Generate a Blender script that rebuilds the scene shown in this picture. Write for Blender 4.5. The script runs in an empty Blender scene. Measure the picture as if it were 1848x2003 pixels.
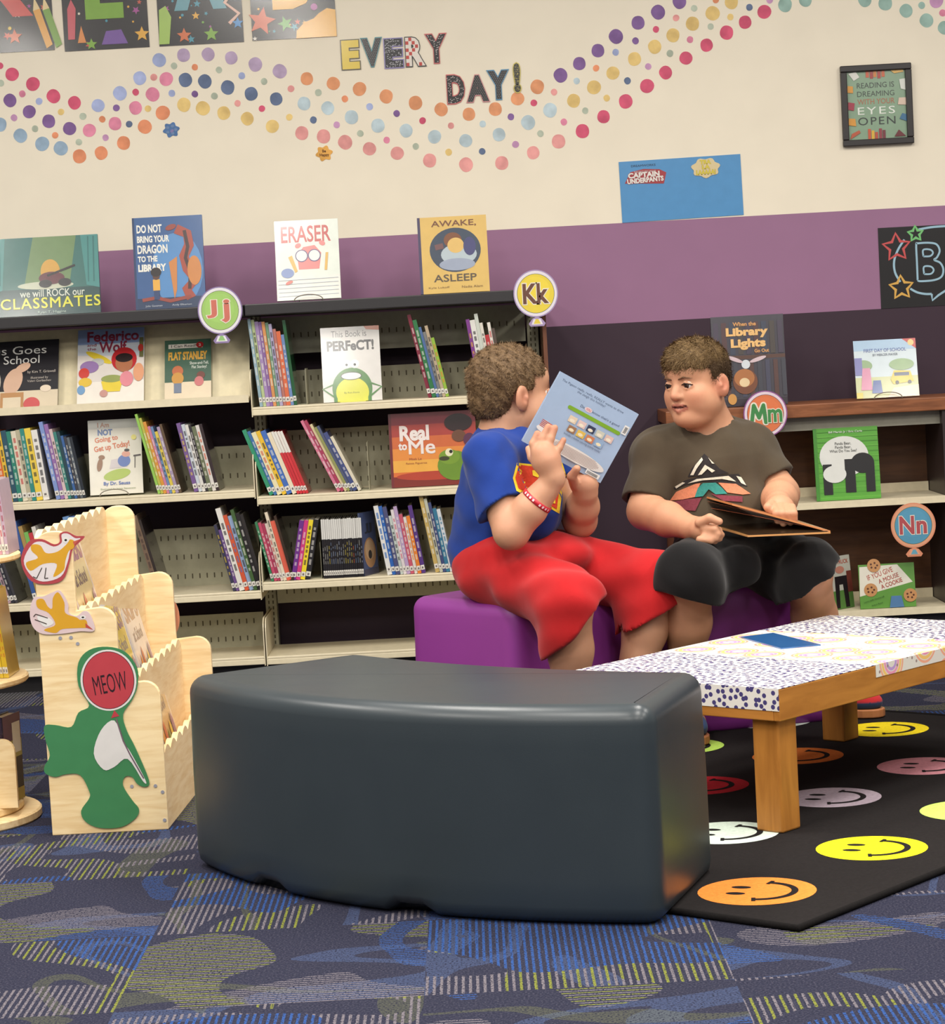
import bpy, bmesh, math, random
import numpy as np
from mathutils import Vector, Matrix
random.seed(7)
S = bpy.context.scene
COL = S.collection

# ---------------------------------------------------------------- camera
FPX = 4700.0                       # focal length in pixels of the 1848 x 2003 frame
CAMZ = 1.05
PITCH = math.atan(340.5 / FPX)
ROLL = 0.0542
_f = Vector((0, math.cos(PITCH), -math.sin(PITCH)))
_u = Vector((0, math.sin(PITCH), math.cos(PITCH)))
_r = Vector((1, 0, 0))
CR = _r * math.cos(ROLL) - _u * math.sin(ROLL)
CU = _u * math.cos(ROLL) + _r * math.sin(ROLL)
CP = Vector((0, 0, CAMZ))
cam = bpy.data.cameras.new('camera')
cam.sensor_fit = 'HORIZONTAL'; cam.sensor_width = 36.0
cam.lens = 36.0 * FPX / 1848.0
cam.clip_start = 0.05; cam.clip_end = 60
camo = bpy.data.objects.new('camera', cam); COL.objects.link(camo)
_m = Matrix((CR, CU, -_f)).transposed().to_4x4(); _m.translation = CP
camo.matrix_world = _m
S.camera = camo

def ray(x, y): return _f * FPX + CR * (x - 924) - CU * (y - 1001.5)
def pd(x, y, Y):
    d = ray(x, y); return CP + d * (Y / d.y)
def pz(x, y, z):
    d = ray(x, y); return CP + d * ((z - CAMZ) / d.z)
def pr(p):
    q = Vector(p) - CP; k = q.dot(_f)
    return (924 + FPX * q.dot(CR) / k, 1001.5 - FPX * q.dot(CU) / k)

# ---------------------------------------------------------------- world, light, exposure
S.view_settings.view_transform = 'Standard'
S.view_settings.look = 'None'
S.view_settings.exposure = 0.0
S.view_settings.gamma = 1.0
S.view_settings.use_curve_mapping = False
W = bpy.data.worlds.new('room_ambience'); S.world = W; W.use_nodes = True
W.node_tree.nodes['Background'].inputs[0].default_value = (1.0, 0.965, 0.91, 1)
W.node_tree.nodes['Background'].inputs[1].default_value = 0.45
def ceiling_light(x, y, sx, sy, e):
    l = bpy.data.lights.new('ceiling_light', 'AREA'); l.shape = 'RECTANGLE'; l.size = sx; l.size_y = sy
    l.energy = e; l.color = (1.0, 0.955, 0.885)
    o = bpy.data.objects.new('ceiling_light', l); o.location = (x, y, 3.0); COL.objects.link(o)
for lx in (-2.7, -0.9, 0.9, 2.7):
    for ly in (0.6, 3.0, 5.2):
        ceiling_light(lx, ly, 0.35, 1.2, 50)

# ---------------------------------------------------------------- colour and materials
def lin(c):
    if isinstance(c, str):
        c = tuple(int(c[i:i + 2], 16) for i in (0, 2, 4))
    o = []
    for v in c:
        v /= 255.0
        o.append(v / 12.92 if v <= .04045 else ((v + .055) / 1.055) ** 2.4)
    return tuple(o) + (1.0,)
_M = {}
def nodes(m):
    m.use_nodes = True
    nt = m.node_tree; b = nt.nodes['Principled BSDF']
    return nt, b
def N(nt, t, **k):
    n = nt.nodes.new(t)
    for a, v in k.items(): setattr(n, a, v)
    return n
KIND = dict(paper=(.5, .25, 60, .05), gloss=(.22, .5, 30, .04), plastic=(.38, .5, 40, .05), metal=(.42, .5, 50, .06),
            matte=(.85, .15, 90, .08), cloth=(.95, .08, 160, .14), paint=(.6, .3, 8, .025), decal=(.7, .15, 22, .22))
def mat(c, kind='paper'):
    """procedural material: a colour with fine noise variation"""
    key = (str(c), kind)
    if key in _M: return _M[key]
    ro, sp, sc, va = KIND[kind]
    m = bpy.data.materials.new('%s_%s' % (kind, len(_M))); nt, b = nodes(m)
    tc = N(nt, 'ShaderNodeTexCoord'); nz = N(nt, 'ShaderNodeTexNoise'); nz.inputs['Scale'].default_value = sc
    nz.inputs['Detail'].default_value = 3
    nt.links.new(tc.outputs['Object'], nz.inputs['Vector'])
    mx = N(nt, 'ShaderNodeMix', data_type='RGBA', blend_type='MIX')
    l = lin(c)
    if kind in ('gloss', 'paper'): l = tuple(v * .84 for v in l)
    mx.inputs['A'].default_value = tuple(max(0, v * (1 - va * 2)) for v in l[:3]) + (1,)
    mx.inputs['B'].default_value = tuple(min(1, v * (1 + va * 2)) for v in l[:3]) + (1,)
    nt.links.new(nz.outputs['Fac'], mx.inputs['Factor'])
    nt.links.new(mx.outputs['Result'], b.inputs['Base Color'])
    b.inputs['Roughness'].default_value = ro
    b.inputs['Specular IOR Level'].default_value = sp
    if kind == 'gloss': b.inputs['Coat Weight'].default_value = .5; b.inputs['Coat Roughness'].default_value = .1
    if kind in ('cloth', 'matte'):
        bp = N(nt, 'ShaderNodeBump'); bp.inputs['Strength'].default_value = .25; bp.inputs['Distance'].default_value = .002
        n2 = N(nt, 'ShaderNodeTexNoise'); n2.inputs['Scale'].default_value = 420
        nt.links.new(tc.outputs['Object'], n2.inputs['Vector'])
        nt.links.new(n2.outputs['Fac'], bp.inputs['Height']); nt.links.new(bp.outputs['Normal'], b.inputs['Normal'])
    _M[key] = m
    return m
def wood(c1, c2, axis='X', scale=9, ro=.45, name='wood', rot=0):
    key = ('wood', c1, c2, axis, scale, rot)
    if key in _M: return _M[key]
    m = bpy.data.materials.new(name); nt, b = nodes(m)
    tc = N(nt, 'ShaderNodeTexCoord'); mp = N(nt, 'ShaderNodeMapping')
    sc = {'X': (1.2, 9, 9), 'Y': (9, 1.2, 9), 'Z': (9, 9, 1.2)}[axis]
    mp.inputs['Scale'].default_value = sc
    vr = N(nt, 'ShaderNodeVectorRotate', rotation_type='Z_AXIS'); vr.inputs['Angle'].default_value = -rot
    nt.links.new(tc.outputs['Object'], vr.inputs['Vector']); nt.links.new(vr.outputs['Vector'], mp.inputs['Vector'])
    nz = N(nt, 'ShaderNodeTexNoise'); nz.inputs['Scale'].default_value = scale; nz.inputs['Detail'].default_value = 6
    nz.inputs['Distortion'].default_value = .6
    nt.links.new(mp.outputs['Vector'], nz.inputs['Vector'])
    cr = N(nt, 'ShaderNodeValToRGB'); e = cr.color_ramp.elements
    e[0].position = .3; e[0].color = lin(c1); e[1].position = .62; e[1].color = lin(c2)
    nt.links.new(nz.outputs['Fac'], cr.inputs['Fac']); nt.links.new(cr.outputs['Color'], b.inputs['Base Color'])
    b.inputs['Roughness'].default_value = ro; b.inputs['Specular IOR Level'].default_value = .35
    _M[key] = m
    return m

# ---------------------------------------------------------------- mesh builder
class MB:
    def __init__(s): s.v = []; s.f = []; s.m = []; s.mats = []
    def mi(s, m):
        if m not in s.mats: s.mats.append(m)
        return s.mats.index(m)
    def add(s, vs, fs, m):
        k = len(s.v); i = s.mi(m)
        s.v += [tuple(v) for v in vs]
        for f in fs: s.f.append([a + k for a in f]); s.m.append(i)
        return s
    def hexa(s, p, m):      # 8 points: bottom 4 ccw, top 4 ccw
        return s.add(p, [(3, 2, 1, 0), (4, 5, 6, 7), (0, 1, 5, 4), (1, 2, 6, 5), (2, 3, 7, 6), (3, 0, 4, 7)], m)
    def box(s, x0, x1, y0, y1, z0, z1, m):
        return s.hexa([(x0, y0, z0), (x1, y0, z0), (x1, y1, z0), (x0, y1, z0), (x0, y0, z1), (x1, y0, z1), (x1, y1, z1), (x0, y1, z1)], m)
    def slab(s, o, u, v, n, w, h, t0, t1, m):   # box in frame o,u,v,n : 0..w, 0..h, t0..t1
        P = lambda a, b, c: o + u * a + v * b + n * c
        return s.hexa([P(0, 0, t0), P(w, 0, t0), P(w, h, t0), P(0, h, t0), P(0, 0, t1), P(w, 0, t1), P(w, h, t1), P(0, h, t1)], m)
    def prism(s, pts, n, t, m):                 # 3d polygon extruded along n by t
        k = len(pts); n = Vector(n)
        a = [Vector(p) for p in pts]; b = [p + n * t for p in a]
        fs = [tuple(range(k))[::-1], tuple(range(k, 2 * k))] + [(i, (i + 1) % k, k + (i + 1) % k, k + i) for i in range(k)]
        return s.add(a + b, fs, m)
    def tube(s, path, r, m, seg=8, closed=False):
        path = [Vector(p) for p in path]; n = len(path); vs = []; fs = []
        rr = r if isinstance(r, (list, tuple)) else [r] * n
        ref = Vector((0.137, .31, .94)).normalized()
        for i, p in enumerate(path):
            t = (path[(i + 1) % n] - path[i - 1]) if closed else (path[min(i + 1, n - 1)] - path[max(i - 1, 0)])
            t.normalize(); a = t.cross(ref)
            if a.length < 1e-3: a = t.cross(Vector((1, 0, 0)))
            a.normalize(); b = t.cross(a)
            for j in range(seg):
                an = 2 * math.pi * j / seg; vs.append(p + (a * math.cos(an) + b * math.sin(an)) * rr[i])
        for i in range(n if closed else n - 1):
            for j in range(seg):
                k = (i + 1) % n
                fs.append((i * seg + j, i * seg + (j + 1) % seg, k * seg + (j + 1) % seg, k * seg + j))
        if not closed: fs += [tuple(range(seg))[::-1], tuple(range((n - 1) * seg, n * seg))]
        return s.add(vs, fs, m)
    def lathe(s, prof, c, m, seg=32):            # profile [(r,z)] about vertical axis at c
        vs = []; fs = []; n = len(prof)
        for r, z in prof:
            for j in range(seg):
                a = 2 * math.pi * j / seg; vs.append((c[0] + r * math.cos(a), c[1] + r * math.sin(a), c[2] + z))
        for i in range(n - 1):
            for j in range(seg): fs.append((i * seg + j, i * seg + (j + 1) % seg, (i + 1) * seg + (j + 1) % seg, (i + 1) * seg + j))
        fs += [tuple(range(seg))[::-1], tuple(range((n - 1) * seg, n * seg))]
        return s.add(vs, fs, m)
    def build(s, name, parent=None, smooth=False, origin=None):
        me = bpy.data.meshes.new(name)
        o = Vector(origin) if origin is not None else (parent['_o'] if False else None)
        vs = s.v
        me.from_pydata(vs, [], s.f)
        for m in s.mats: me.materials.append(m)
        me.polygons.foreach_set('material_index', s.m)
        if smooth: me.polygons.foreach_set('use_smooth', [True] * len(s.f))
        me.update()
        ob = bpy.data.objects.new(name, me); COL.objects.link(ob)
        if parent is not None: attach(ob, parent)
        return ob
def attach(ob, parent):
    """parent a mesh whose vertices are in world coordinates"""
    t = parent.location.copy() if parent.parent is None else Vector((0, 0, 0))
    ob.parent = parent
    ob.matrix_parent_inverse = Matrix.Translation(-t)
def bevel(ob, w, seg=2, ang=.6):
    b = ob.modifiers.new('bevel', 'BEVEL'); b.width = w; b.segments = seg; b.limit_method = 'ANGLE'; b.angle_limit = ang
    return ob
def tag(o, label, cat, group=None):
    o['label'] = label; o['category'] = cat
    if group: o['group'] = group
    return o
def thing(name, loc, label, cat, group=None):
    o = bpy.data.objects.new(name, None); o.empty_display_size = .05
    o.location = loc; COL.objects.link(o)
    return tag(o, label, cat, group)
def structure(o): o['kind'] = 'structure'; return o

# ---------------------------------------------------------------- flat print: lettering and shapes
_T = {}
def glyphs(txt, bold=0.0, sp=1.0):
    key = (txt, bold, sp)
    if key in _T: return _T[key]
    cu = bpy.data.curves.new('t', 'FONT'); cu.body = txt; cu.size = 1; cu.resolution_u = 3; cu.offset = bold
    cu.space_character = sp; cu.align_x = 'CENTER'; cu.space_line = .95
    cu.fill_mode = 'BOTH'
    ob = bpy.data.objects.new('t', cu); me = ob.to_mesh()
    vs = [(v.co.x, v.co.y) for v in me.vertices]; fs = [tuple(p.vertices) for p in me.polygons]
    ob.to_mesh_clear(); bpy.data.objects.remove(ob); bpy.data.curves.remove(cu)
    xs = [v[0] for v in vs]; ys = [v[1] for v in vs]
    _T[key] = (vs, fs, min(xs), max(xs), min(ys), max(ys))
    return _T[key]
class Canvas:
    """print on a flat face: coordinates 0..1 across and 0..1 up"""
    def __init__(s, o, u, v, n, w, h, z0=.0006, kind='paper', dz=.00014):
        s.o, s.u, s.v, s.n, s.w, s.h = Vector(o), Vector(u), Vector(v), Vector(n), w, h
        s.z = z0; s.dz = dz; s.kind = kind; s.mb = MB()
    def P(s, x, y, k=0): return s.o + s.u * (x * s.w) + s.v * (y * s.h) + s.n * s.z
    def _put(s, pts, fs, c):
        s.mb.add([s.P(*p) for p in pts], fs, mat(c, s.kind)); s.z += s.dz
    def poly(s, pts, c): s._put(pts, [tuple(range(len(pts)))], c); return s
    def rect(s, x0, y0, x1, y1, c): return s.poly([(x0, y0), (x1, y0), (x1, y1), (x0, y1)], c)
    def ell(s, cx, cy, rx, ry, c, seg=24, rot=0, a0=0, a1=360):
        pts = []; full = a1 - a0 >= 360
        for i in range(seg if full else seg + 1):
            a = math.radians(a0 + (a1 - a0) * i / seg)
            x, y = rx * s.w * math.cos(a), ry * s.h * math.sin(a)
            cr, sr = math.cos(rot), math.sin(rot)
            pts.append((cx + (x * cr - y * sr) / s.w, cy + (x * sr + y * cr) / s.h))
        return s.poly(pts, c)
    def circ(s, cx, cy, r, c, seg=24): return s.ell(cx, cy, r, r * s.w / s.h, c, seg)
    def line(s, pts, wd, c, closed=False):       # wd as fraction of width
        q = [Vector((x * s.w, y * s.h)) for x, y in pts]; n = len(q); hw = wd * s.w / 2
        L = []; R = []
        for i in range(n):
            t = (q[(i + 1) % n] - q[i - 1]) if closed else q[min(i + 1, n - 1)] - q[max(i - 1, 0)]
            if t.length < 1e-9: t = Vector((1, 0))
            t.normalize(); nn = Vector((-t.y, t.x)) * hw
            L.append(q[i] + nn); R.append(q[i] - nn)
        pts = [(p.x / s.w, p.y / s.h) for p in L + R]
        m = n if closed else n - 1
        s._put(pts, [(n + i, n + (i + 1) % n, (i + 1) % n, i) for i in range(m)], c)
        return s
    def star(s, cx, cy, r, c, k=5, rot=.3, inner=.45):
        pts = []
        for i in range(2 * k):
            a = rot + math.pi * i / k; q = r if i % 2 == 0 else r * inner
            pts.append((cx + q * math.cos(a), cy + q * math.sin(a) * s.w / s.h))
        return s.poly(pts, c)
    def txt(s, t, x0, y0, x1, y1, c, bold=.02, sp=1.0, rot=0, edge=None, ew=.05, skew=0):
        if edge:
            s._t(t, x0, y0, x1, y1, edge, bold + ew, sp, rot, skew, bold)
        s._t(t, x0, y0, x1, y1, c, bold, sp, rot, skew, bold)
        return s
    def _t(s, t, x0, y0, x1, y1, c, bold, sp, rot, skew, ref):
        if 'M' in t and bold > 0:               # widen by overprinting: this glyph breaks when offset
            fx = bold * .55 * (y1 - y0) * s.h / s.w; fy = bold * .55 * (y1 - y0)
            for ax, ay in ((-1, -1), (1, -1), (-1, 1), (1, 1), (0, 0)):
                s._t(t, x0 + ax * fx, y0 + ay * fy, x1 + ax * fx, y1 + ay * fy, c, 0, sp, rot, skew, 0)
            return
        vs, fs, *_ = glyphs(t, bold, sp)
        a0, a1, b0, b1 = glyphs(t, ref, sp)[2:]
        cx, cy = (x0 + x1) / 2 * s.w, (y0 + y1) / 2 * s.h
        cr, sr = math.cos(rot), math.sin(rot); pts = []
        for x, y in vs:
            X = ((x - a0) / (a1 - a0) - .5) * (x1 - x0) * s.w; Y = ((y - b0) / (b1 - b0) - .5) * (y1 - y0) * s.h
            X += skew * Y
            pts.append(((cx + X * cr - Y * sr) / s.w, (cy + X * sr + Y * cr) / s.h))
        s._put(pts, fs, c)
    def build(s, name, parent): return s.mb.build(name, parent)
# ================================================================ the setting
DW, DF, DB = 7.97, 7.58, 7.88       # depth of wall, shelf fronts, shelf posts

# ---- carpet
def carpet():
    m = bpy.data.materials.new('patterned_carpet'); nt, b = nodes(m)
    L = nt.links.new
    def val(op, a, c=None, d=None):
        n = N(nt, 'ShaderNodeMath', operation=op)
        for i, q in enumerate((a, c, d)):
            if q is None: continue
            if isinstance(q, (int, float)): n.inputs[i].default_value = q
            else: L(q, n.inputs[i])
        return n.outputs[0]
    tc = N(nt, 'ShaderNodeTexCoord'); sx = N(nt, 'ShaderNodeSeparateXYZ'); L(tc.outputs['Object'], sx.inputs[0])
    X, Y = sx.outputs[0], sx.outputs[1]
    T = .5
    ix = val('FLOOR', val('DIVIDE', val('ADD', X, .12), T)); iy = val('FLOOR', val('DIVIDE', val('ADD', Y, .2), T))
    par = val('MODULO', val('ADD', val('ADD', ix, iy), 40), 2)
    cell = N(nt, 'ShaderNodeCombineXYZ'); L(ix, cell.inputs[0]); L(iy, cell.inputs[1])
    wn = N(nt, 'ShaderNodeTexWhiteNoise', noise_dimensions='2D'); L(cell.outputs[0], wn.inputs['Vector'])
    wcol = N(nt, 'ShaderNodeSeparateColor'); L(wn.outputs['Color'], wcol.inputs[0])
    # local coordinate, turned a quarter in every other tile
    s1 = N(nt, 'ShaderNodeMix', data_type='FLOAT'); L(par, s1.inputs[0]); L(X, s1.inputs[2]); L(Y, s1.inputs[3])
    s2 = N(nt, 'ShaderNodeMix', data_type='FLOAT'); L(par, s2.inputs[0]); L(Y, s2.inputs[2]); L(X, s2.inputs[3])
    A, B = s1.outputs[0], s2.outputs[0]
    fine = N(nt, 'ShaderNodeTexNoise'); fine.inputs['Scale'].default_value = 260; fine.inputs['Detail'].default_value = 2
    L(tc.outputs['Object'], fine.inputs['Vector'])
    ff = fine.outputs['Fac']
    wob = val('MULTIPLY', val('SUBTRACT', ff, .5), .005)
    fr = val('FRACT', val('DIVIDE', val('ADD', A, wob), .0118))
    stripe = val('LESS_THAN', fr, .40)
    fr2 = val('FRACT', val('DIVIDE', val('ADD', A, wob), .0236))
    alt = val('LESS_THAN', fr2, .5)
    def zone(seed, sc, lo, hi, stretch):
        cb = N(nt, 'ShaderNodeCombineXYZ')
        L(val('ADD', val('MULTIPLY', A, sc * stretch), val('MULTIPLY', wcol.outputs[0], 3.0)), cb.inputs[0])
        L(val('ADD', val('MULTIPLY', B, sc), val('MULTIPLY', wcol.outputs[1], 3.0)), cb.inputs[1])
        cb.inputs[2].default_value = seed
        n = N(nt, 'ShaderNodeTexNoise'); n.inputs['Scale'].default_value = 1.0; n.inputs['Detail'].default_value = 0
        n.inputs['Distortion'].default_value = .8
        L(cb.outputs[0], n.inputs['Vector'])
        return val('MULTIPLY', val('GREATER_THAN', n.outputs['Fac'], lo), val('LESS_THAN', n.outputs['Fac'], hi))
    def mixc(fac, a, c):
        n = N(nt, 'ShaderNodeMix', data_type='RGBA'); L(fac, n.inputs['Factor'])
        if isinstance(a, tuple): n.inputs['A'].default_value = a
        else: L(a, n.inputs['A'])
        if isinstance(c, tuple): n.inputs['B'].default_value = c
        else: L(c, n.inputs['B'])
        return n.outputs['Result']
    navy, navy2 = lin((42, 43, 58)), lin((62, 61, 74))
    green, grey, blue, lblue = lin((112, 116, 52)), lin((106, 100, 106)), lin((46, 74, 128)), lin((68, 82, 116))
    base = mixc(val('MULTIPLY', val('GREATER_THAN', ff, .57), .8), navy, navy2)
    base = mixc(val('MULTIPLY', val('LESS_THAN', ff, .40), .6), base, lin((30, 30, 42)))
    thread = val('GREATER_THAN', ff, .43)
    zs = zone(11.3, 1.7, .60, .655, 2.0)          # solid heathered blue drifts
    base = mixc(val('MULTIPLY', zs, val('MULTIPLY', thread, .42)), base, lblue)
    zy = zone(23.1, 1.8, .625, .675, 2.0)          # solid heathered green drifts
    base = mixc(val('MULTIPLY', zy, val('MULTIPLY', thread, .32)), base, lin((92, 94, 64)))
    z1 = zone(1.7, 1.8, .57, .70, 1.0); z2 = zone(5.1, 1.8, .61, .72, 1.1); z3 = zone(8.4, 1.8, .57, .72, 1.1)
    base = mixc(val('MULTIPLY', val('MULTIPLY', z3, stripe), thread), base, grey)
    base = mixc(val('MULTIPLY', val('MULTIPLY', z1, stripe), thread), base, mixc(alt, green, grey))
    base = mixc(val('MULTIPLY', val('MULTIPLY', z2, stripe), thread), base, blue)
    L(base, b.inputs['Base Color'])
    b.inputs['Roughness'].default_value = .95; b.inputs['Specular IOR Level'].default_value = .05
    bp = N(nt, 'ShaderNodeBump'); bp.inputs['Strength'].default_value = .5; bp.inputs['Distance'].default_value = .003
    L(ff, bp.inputs['Height']); L(bp.outputs['Normal'], b.inputs['Normal'])
    return m
fl = MB().box(-5, 5, -2.2, DW + .1, -.05, 0, carpet()).build('floor'); structure(fl)

# ---- back wall in three paints
Z1, Z2 = 1.400, 1.072
wb = MB()
wb.box(-5, 5, DW, DW + .1, 0, Z2, mat((56, 40, 52), 'paint'))
wb.box(-5, 5, DW, DW + .1, Z2, Z1, mat((146, 106, 136), 'paint'))
wb.box(-5, 5, DW, DW + .1, Z1, 3.1, mat((229, 219, 199), 'paint'))
wall = structure(wb.build('wall_back'))
bb = structure(MB().box(.26, 5, DW - .012, DW, 0, .10, mat((28, 24, 28), 'plastic')).build('baseboard_back'))

# ---- round watercolour dots stuck in a wave over the wall: each one a piece of the wall
CD = dict(cr=(205, 92, 118), pu=(128, 98, 148), bl=(150, 172, 192), pk=(214, 134, 158), pe=(162, 172, 208), og=(220, 142, 106),
          li=(178, 158, 184), nv=(102, 116, 144), go=(228, 190, 124), te=(216, 150, 110), pb=(180, 196, 202), sa=(222, 152, 148),
          sg=(176, 184, 166), ma=(196, 150, 186), tl=(148, 176, 166))
def dots(sc, ox, big, txt):
    out = []
    for chunk in txt.split(';'):
        k, *ps = chunk.split()
        for p in ps:
            x, y = p.split(','); out.append((ox + float(x) / sc, float(y) / sc, k, big))
    return out
D = []
D += dots(2.8, 0, 1, "cr 66,407 180,460 293,527 408,563;pu 55,550 160,612 267,664 381,704;bl 0,682 112,743 231,788 333,812;pk 489,714 630,677 742,591 836,517 910,433;pe 537,578 657,511 765,428 872,329;og 435,856 554,838 677,783 793,694 891,618;li 1005,302 1140,298 1266,317 1398,353 1532,390;nv 1015,438 1122,446 1247,479 1375,514 1512,542;go 1007,574 1111,593 1225,619 1354,650 1491,692;te 1680,431 1825,457;pb 1665,567 1795,592;sa 1653,729 1772,747")
D += dots(2.8, 0, 0, "sg 5,455 192,705 454,637 432,778 953,361 1174,526 1199,383 1446,446 1743,507;pk 122,514;pe 214,555 941,511 1324,415;ma 77,645 578,754;go 334,613 810,595 1584,642;og 302,741 560,653 1067,368;pu 637,591 1067,515;nv 707,680 1716,657;cr 743,505 1434,595 0,360;sa 842,423 1301,566 1593,486")
D += dots(3.08, 640, 1, "te 194,536 355,581 531,620 686,659 853,688 1012,657 1146,594 1265,523;pb 146,706 305,757 475,787 646,824 834,847 1034,811 1210,738 1342,664;sa 108,857 254,896 421,923 617,967 836,992 1051,982 1240,920 1393,852;pu 1405,454 1518,383 1630,305 1739,220;go 1484,607 1606,526 1720,440;cr 1537,790 1664,703 1797,611")
D += dots(3.08, 640, 0, "og 106,596 1619,411;pe 255,643 1737,315;ma 57,752 1134,870;sg 199,804 533,882 1284,805 1554,667;pu 418,684 1106,704;pk 358,844 1425,735;cr 574,727 1244,620;sa 745,757 1366,555;go 731,917 1683,591;pb 936,747 1502,488;nv 933,912 1808,487")
D += dots(2.852, 1200, 1, "pu 136,127 248,68 367,10;go 116,329 229,261 331,197 440,132 552,74 657,12;cr 186,480 290,405 403,324 518,252 630,182 733,124 840,66;tl 956,27 1070,0 1401,0 1515,18 1631,60 1745,114 1845,155;ma 1800,5")
D += dots(2.852, 1200, 0, "pu 122,228;ma 193,371 870,0;cr 236,164;sg 314,298 449,46 541,148;sa 348,100;pk 426,221 1835,72;go 651,95;nv 757,41;og 570,0;tl 1718,30")
for x, y, k, big in D:
    c = pd(x, y, DW); r = (.0218 if big else .0108) * random.uniform(.96, 1.06)
    r = r * 1.0
    ph = random.random() * 6; mb = MB(); sg = 20
    pts = [(c.x + r * (1 + .035 * math.sin(2 * a + ph) + .02 * math.sin(3 * a + ph * 2)) * math.cos(a), DW,
            c.z + r * 1.04 * (1 + .03 * math.sin(2 * a + ph * 1.7)) * math.sin(a)) for a in [2 * math.pi * i / sg for i in range(sg)]]
    mb.prism(pts, (0, -1, 0), .0006, mat(CD[k], 'decal')); mb.build('dot_decal', wall)
# ================================================================ things on the wall
FX, FZ, FN = Vector((1, 0, 0)), Vector((0, 0, 1)), Vector((0, -1, 0))
def wall_frame(x0, y0, x1, y1, Y):
    """rectangle from two opposite corners in the photograph (bottom left, top right) on a frontal plane"""
    a, b = pd(x0, y0, Y), pd(x1, y1, Y)
    return Vector((a.x, Y, a.z)), b.x - a.x, b.z - a.z

# cut-out bubble letters EVERY DAY!
LET = [('E', 667, 138, 704, 76, (226, 196, 58), 'yellow', (84, 76, 50), None),
       ('V', 706, 133, 748, 72, (44, 42, 44), 'black dotted', (92, 150, 158), 'dots'),
       ('E', 751, 135, 789, 73, (40, 38, 42), 'black and white web-patterned', (150, 140, 190), 'web'),
       ('R', 792, 132, 832, 70, (236, 226, 214), 'red and white checkered', (60, 60, 58), 'check'),
       ('Y', 832, 126, 874, 64, (42, 38, 40), 'black flecked', (214, 110, 110), 'fleck'),
       ('D', 873, 205, 910, 144, (42, 38, 40), 'black flecked', (214, 110, 110), 'fleck'),
       ('A', 911, 202, 957, 144, (44, 42, 44), 'black dotted', (216, 150, 150), 'dots'),
       ('Y', 953, 197, 996, 135, (42, 42, 46), 'black dotted', (92, 150, 186), 'dots'),
       ('!', 1003, 183, 1019, 121, (48, 44, 34), 'black and gold', (214, 196, 90), 'gold')]
WORD = ['EVERY'] * 5 + ['DAY'] * 4
for i, (ch, x0, y0, x1, y1, c, desc, edge, pat) in enumerate(LET):
    o, w, h = wall_frame(x0 + 3, y0 - 2, x1 - 3, y1 + 2, DW - .002)
    nm = 'exclamation mark' if ch == '!' else 'letter ' + ch
    cv = Canvas(o, FX, FZ, FN, w, h, z0=.001, kind='gloss')
    cv.txt(ch, 0, 0, 1, 1, c, bold=.055, edge=edge, ew=.028)
    rnd = random.Random(i)
    # pattern marks are kept on the strokes of the glyph by testing its triangles
    vs, fs, a0, a1, b0, b1 = glyphs(ch, .055)
    nv = [((x - a0) / (a1 - a0), (y - b0) / (b1 - b0)) for x, y in vs]
    def inside(px, py):
        for f in fs:
            s = 0; ok = True
            for k in range(len(f)):
                ax, ay = nv[f[k]]; bx, by = nv[f[(k + 1) % len(f)]]
                cr = (bx - ax) * (py - ay) - (by - ay) * (px - ax)
                if s == 0: s = cr
                elif cr * s < 0: ok = False; break
            if ok: return True
        return False
    def ok4(x, y, dx, dy): return all(inside(x + a * dx, y + b * dy) for a in (-1, 1) for b in (-1, 1))
    mk = []
    if pat in ('dots', 'fleck', 'web', 'gold'):
        col = {'dots': (196, 190, 180), 'fleck': (226, 214, 210), 'web': (220, 218, 222), 'gold': (226, 206, 110)}[pat]
        for gy in range(16):
            for gx in range(10):
                x, y = (gx + .5 + .5 * (gy % 2)) / 10.5, (gy + .5) / 16
                dx, dy = (.014, .008) if pat == 'dots' else (.03, .014)
                if pat != 'dots':
                    x += rnd.uniform(-.03, .03); y += rnd.uniform(-.02, .02)
                    if rnd.random() < .45: continue
                if ok4(x, y, dx, dy): mk.append([(x - dx, y - dy), (x + dx, y - dy * .2), (x + dx, y + dy), (x - dx, y + dy * .4)])
    if pat == 'check':
        col = (196, 66, 56)
        for gy in range(8):
            for gx in range(6):
                if (gx + gy) % 2: continue
                x, y = (gx + .5) / 6, (gy + .5) / 8
                if ok4(x, y, .075, .058): mk.append([(x - .08, y - .06), (x + .08, y - .06), (x + .08, y + .06), (x - .08, y + .06)])
    if mk:
        pts = [p for q in mk for p in q]
        cv._put(pts, [tuple(range(4 * k, 4 * k + 4)) for k in range(len(mk))], col)
    ob = cv.build('letter_decal', None)
    tag(ob, '%s cut-out %s %s the wall word %s' % (desc, nm, ['first in', 'second in', 'third in', 'fourth in', 'last in', 'first in', 'second in', 'third in', 'at the end of'][i], WORD[i]), 'letter', 'cut-out wall letters')

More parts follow.
